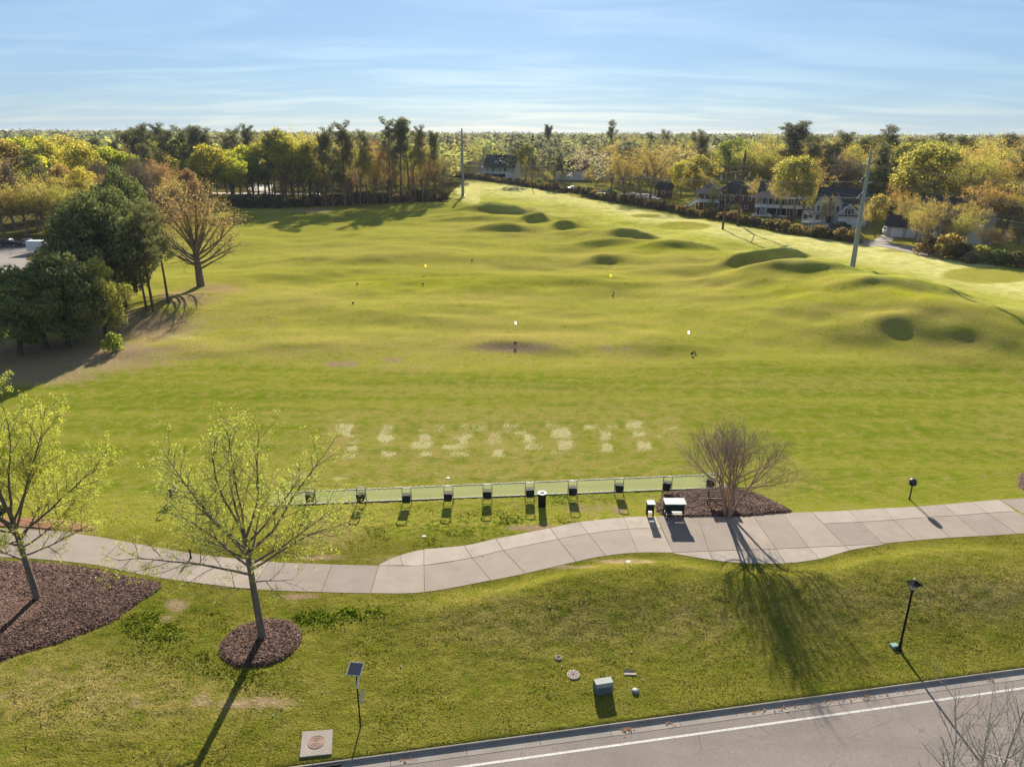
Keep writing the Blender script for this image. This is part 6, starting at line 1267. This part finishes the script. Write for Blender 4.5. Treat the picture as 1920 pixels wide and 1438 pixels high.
# dark-roofed house at the right
e = house(1778, 456, -.45, 'house with a big dark roof half hidden by trees at the right')
MB().box(0, 5, 2.6, 13, 9, 5.6).build('wall', GRS, e); roof_gable(-6.5, 6.5, .5, 9.5, 5.2, 5.0, ROOF, e); walls_gable(4.6, 8.6, 1, 7, 6.2, 3.2, STN, e, 'y'); roof_gable(4.6, 8.6, 1, 7.5, 6.2, 3.2, ROOFP, e, 'y', .35)
for x in (-4, -1, 2): win(e, x, 2.2, 1.2, 1.5, .5)
win(e, 6.6, 6.4, 1, 1.3, 1); MB().box(4.9, 8, 8.5, 1, 1, 4).build('chimney', BRK, e)
e = house(1694, 446, -.45, 'low garage building with two white doors behind the side street'); e.name = 'garage'; e['category'] = 'garage'
walls_gable(-4, 4, 0, 6, 2.9, 2.2, GRS, e); roof_gable(-4, 4, 0, 6, 2.9, 2.2, ROOF, e)
for s_ in (-1, 1): MB().box(s_ * 1.7, -.05, 1.15, 2.6, .12, 2.2).build('garage_door', BLU, e)

# white house far down the fairway
e = house(932, 337, -.35, 'distant white house with steep dark roof, dormers and open porch')
walls_gable(-9, 9, 3, 13, 6.6, 6.0, BLU, e); roof_gable(-9, 9, 3, 13, 6.6, 6.0, ROOF, e); walls_gable(-13, -8, 4, 12, 5, 3, BLU, e); roof_gable(-13, -8, 4, 12, 5, 3, ROOFP, e)
for x in (-2, 2.4): walls_gable(x - 1, x + 1, 4.2, 8, 9, 1.3, BLU, e, 'y', 'dormer_wall'); roof_gable(x - 1, x + 1, 4.2, 9.5, 9, 1.3, ROOF, e, 'y', .25, name='dormer_roof'); win(e, x, 8.4, .9, 1.3, 4.2)
MB().box(0, 1, 3.2, 18, 4, .3).build('porch_floor', WTR, e); MB().box(0, 1, 6.3, 18.6, 4.6, .3).build('porch_roof', ROOF, e)
for i in range(8): MB().box(-8.6 + i * 2.45, -.8, 4.7, .28, .28, 3.0).build('porch_column', WTR, e)
for i in range(7): MB().box(-7.4 + i * 2.45, -.8, 3.8, 2.1, .06, .8).build('porch_rail', WTR, e)
MB().box(-2, 2.9, 1.5, 12, .2, 3).build('carport_shade', VSHADE, e); MB().box(7.2, .8, 1.6, 4, 4, 3.2).build('wing_wall', BLU, e)  # carport is a near-black sheet on the wall, painted as its inner shade
for x in (-7, -3.5, 0, 3.5): win(e, x, 4.9, 1.3, 1.9, 3)
e = house(1068, 338, -.4, 'roof of a white-dormered house behind the loose trees, far centre'); MB().box(0, 5, 2.5, 16, 9, 5.4).build('wall', BLU, e); roof_gable(-8, 8, .5, 9.5, 5.0, 5.2, ROOF, e)
for x in (-3, 3): walls_gable(x - 1, x + 1, 1.4, 5, 7.6, 1.3, BLU, e, 'y', 'dormer_wall'); roof_gable(x - 1, x + 1, 1.4, 6, 7.6, 1.3, ROOF, e, 'y', .25, name='dormer_roof'); win(e, x, 7.0, .9, 1.2, 1.4)
e = house(1243, 372, -.4, 'small brick building left of the vivid yellow-green tree'); MB().box(0, 2.5, 2, 5, 5, 4.4).build('wall', BRK, e); roof_gable(-2.5, 2.5, 0, 5, 4.0, 1.8, ROOF, e); win(e, 0, 2.2, .9, 1.2, 0)

# ------------------------------------------------------------------ vehicles
TYR = simple('tyre', (.015, .015, .015), .8); CHR = simple('chrome', (.5, .5, .5), .3, .8)
def paint(n, c): return simple(n, c, .3, .1, .04, spec=.5)
def car(px, py, rz, mat, label, kind='suv', name='parked_car', cat='car'):
    p = gp(px, py); e = empty(name, (p.x, p.y, p.z + .06), rz, label, cat)
    if kind == 'suv': prof = [(-2.3, .35), (2.25, .35), (2.3, .8), (2.2, 1.02), (1.25, 1.12), (.75, 1.12), (-2.2, 1.12), (-2.32, .9)]; cab = [(-2.15, 1.1), (1.05, 1.1), (.35, 1.72), (-1.95, 1.74)]
    elif kind == 'truck': prof = [(-2.7, .45), (2.7, .45), (2.75, .95), (2.65, 1.2), (1.5, 1.28), (-2.7, 1.28), (-2.75, .8)]; cab = [(-.6, 1.25), (1.45, 1.25), (.95, 1.95), (-.5, 1.97)]
    else: prof = [(-2.2, .3), (2.2, .3), (2.25, .7), (2.05, .86), (1.1, .95), (-1.6, .98), (-2.2, .92), (-2.28, .6)]; cab = [(-1.5, .95), (1.05, .95), (.35, 1.42), (-.95, 1.43)]
    MB().extr(prof, -.9, .9).build('body', mat, e, bevel=.06)
    c = MB().extr(cab, -.78, .78).build('cabin', mat, e, bevel=.05); a, b, d, f = cab
    for s_ in (-1, 1): MB().add([(a[0] + .25, s_ * .80, a[1] + .05), (b[0] - .25, s_ * .80, b[1] + .05), (d[0] - .1, s_ * .80, d[1] - .1), (f[0] + .15, s_ * .80, f[1] - .1)], [(0, 1, 2, 3) if s_ < 0 else (3, 2, 1, 0)]).build('side_window', GLA, c)
    for P, Q, nm in ((b, d, 'windscreen'), (a, f, 'rear_window')):
        o = .04 * (1 if nm == 'windscreen' else -1); MB().add([(P[0] + o, -.68, P[1] + .05), (P[0] + o, .68, P[1] + .05), (Q[0] + o, .64, Q[1] - .08), (Q[0] + o, -.64, Q[1] - .08)], [(0, 1, 2, 3)]).build(nm, GLA, c)
    wx = 1.4 if kind != 'truck' else 1.75
    for sx in (-1, 1):
        for s_ in (-1, 1):
            w_ = MB().tube([(sx * wx, s_ * .72, .34), (sx * wx, s_ * .93, .34)], .34, 14).build('wheel', TYR, e); MB().tube([(sx * wx, s_ * .925, .34), (sx * wx, s_ * .945, .34)], .2, 10).build('rim', CHR, w_)
    for s_ in (-1, 1): MB().box(prof[2][0] - .03, s_ * .62, .78 if kind != 'truck' else 1.0, .08, .34, .16).build('headlight', GLS, e); MB().box(prof[-1][0] + .03, s_ * .66, .82, .08, .26, .2).build('tail_light', simple('tail_red', (.25, .01, .01), .3), e)
    return e
car(18, 463, .15, paint('black_paint', (.012, .013, .015)), 'black car parked at the left edge of the parking lot')
car(55, 461, .12, paint('silver_paint', (.30, .32, .34)), 'silver car parked behind the white trailer', 'sedan')
car(1661, 440, -1.95, paint('white_car_paint', (.62, .63, .63)), 'white pickup truck on the driveway right of the steel pole', 'truck', 'pickup_truck', 'truck')
car(1470, 417, .4, paint('black_paint', (.012, .013, .015)), 'black car behind the hedge below the porch house', 'suv')
car(1574, 430, .1, paint('dark_grey_paint', (.04, .042, .045)), 'dark grey pickup before the white garage doors', 'truck', 'pickup_truck', 'truck')
car(1074, 356, .3, paint('white_car_paint', (.62, .63, .63)), 'white car among the loose trees behind the hedge', 'sedan'); car(1146, 365, -.5, paint('teal_paint', (.03, .07, .07)), 'dark teal car on the far street behind the hedge', 'suv')
car(985, 346, .2, paint('white_car_paint', (.62, .63, .63)), 'white car below the golden round tree near the white house', 'sedan'); car(1110, 361, .3, paint('silver_paint', (.30, .32, .34)), 'silver car on the far street near the dark teal car', 'sedan')
p = gp(73, 474); e = empty('cargo_trailer', (p.x, p.y, .05), .05, 'white box trailer at the end of the parking lot', 'trailer'); MB().box(0, 0, 1.45, 3.4, 1.9, 2.0).build('box', WHT, e, bevel=.04)
for i in range(9): MB().box(-1.5 + i * .375, -.965, 1.45, .06, .03, 1.9).build('rib', WHT, e)
for s_ in (-1, 1): w_ = MB().tube([(0, s_ * .85, .32), (0, s_ * 1.05, .32)], .32, 14).build('wheel', TYR, e)
MB().bar((1.7, 0, .55), (2.7, 0, .5), .1).build('tow_bar', BLK, e)
for px, py, lab in ((16, 556, 'black lot light with a box head beside the parking lawn'), (7, 585, 'black lot light nearest the left edge of the photo')):
    p = gp(px, py); e = empty('lot_light', p, 0, lab, 'lamp post', 'lot lights'); MB().tube([(0, 0, 0), (0, 0, 3.1)], [.07, .05], 8).build('post', BLK, e); MB().box(0, 0, 3.25, .7, .4, .28, .3).build('head', BLK, e, bevel=.03); MB().lathe([(.14, 0), (.14, .08), (.08, .12)], 0, 0, 10).build('base', BLK, e)

# ------------------------------------------------------------------ the air
k = N('haze_air'); v = k.n('ShaderNodeVolumePrincipled'); v.inputs['Color'].default_value = (.78, .86, 1.0, 1); v.inputs['Density'].default_value = .00007; v.inputs['Anisotropy'].default_value = .0; k.l(v.outputs[0], k.out.inputs['Volume'])
hz_o = MB().box(0, 4400, 14.5, 18600, 10400, 33).build('haze', k.m); tag(hz_o, 'thin pale air over the whole view', 'haze', kind='stuff')

# ------------------------------------------------------------------ things that share a description are told apart by their order in the row
ONES = 'zeroth first second third fourth fifth sixth seventh eighth ninth tenth eleventh twelfth thirteenth fourteenth fifteenth sixteenth seventeenth eighteenth nineteenth'.split()
def ordinal(n):
    if n < 20: return ONES[n]
    t_, u = divmod(n, 10); return ['', '', 'twentieth', 'thirtieth', 'fortieth', 'fiftieth'][t_] if u == 0 else ['', '', 'twenty', 'thirty', 'forty', 'fifty'][t_] + '-' + ONES[u]
same = {}
for o in list(COL.objects):
    if o.parent is None and 'label' in o: same.setdefault(o['label'], []).append(o)
for lab, L in same.items():
    if len(L) < 2: continue
    L.sort(key=lambda o: float(to_px(np.array([o.location.x]), np.array([o.location.y]), np.array([o.location.z]))[0][0]))
    for i, o in enumerate(L): o['label'] = lab + (', leftmost' if i == 0 else ', rightmost' if i == len(L) - 1 else ', ' + ordinal(i + 1) + ' from left')
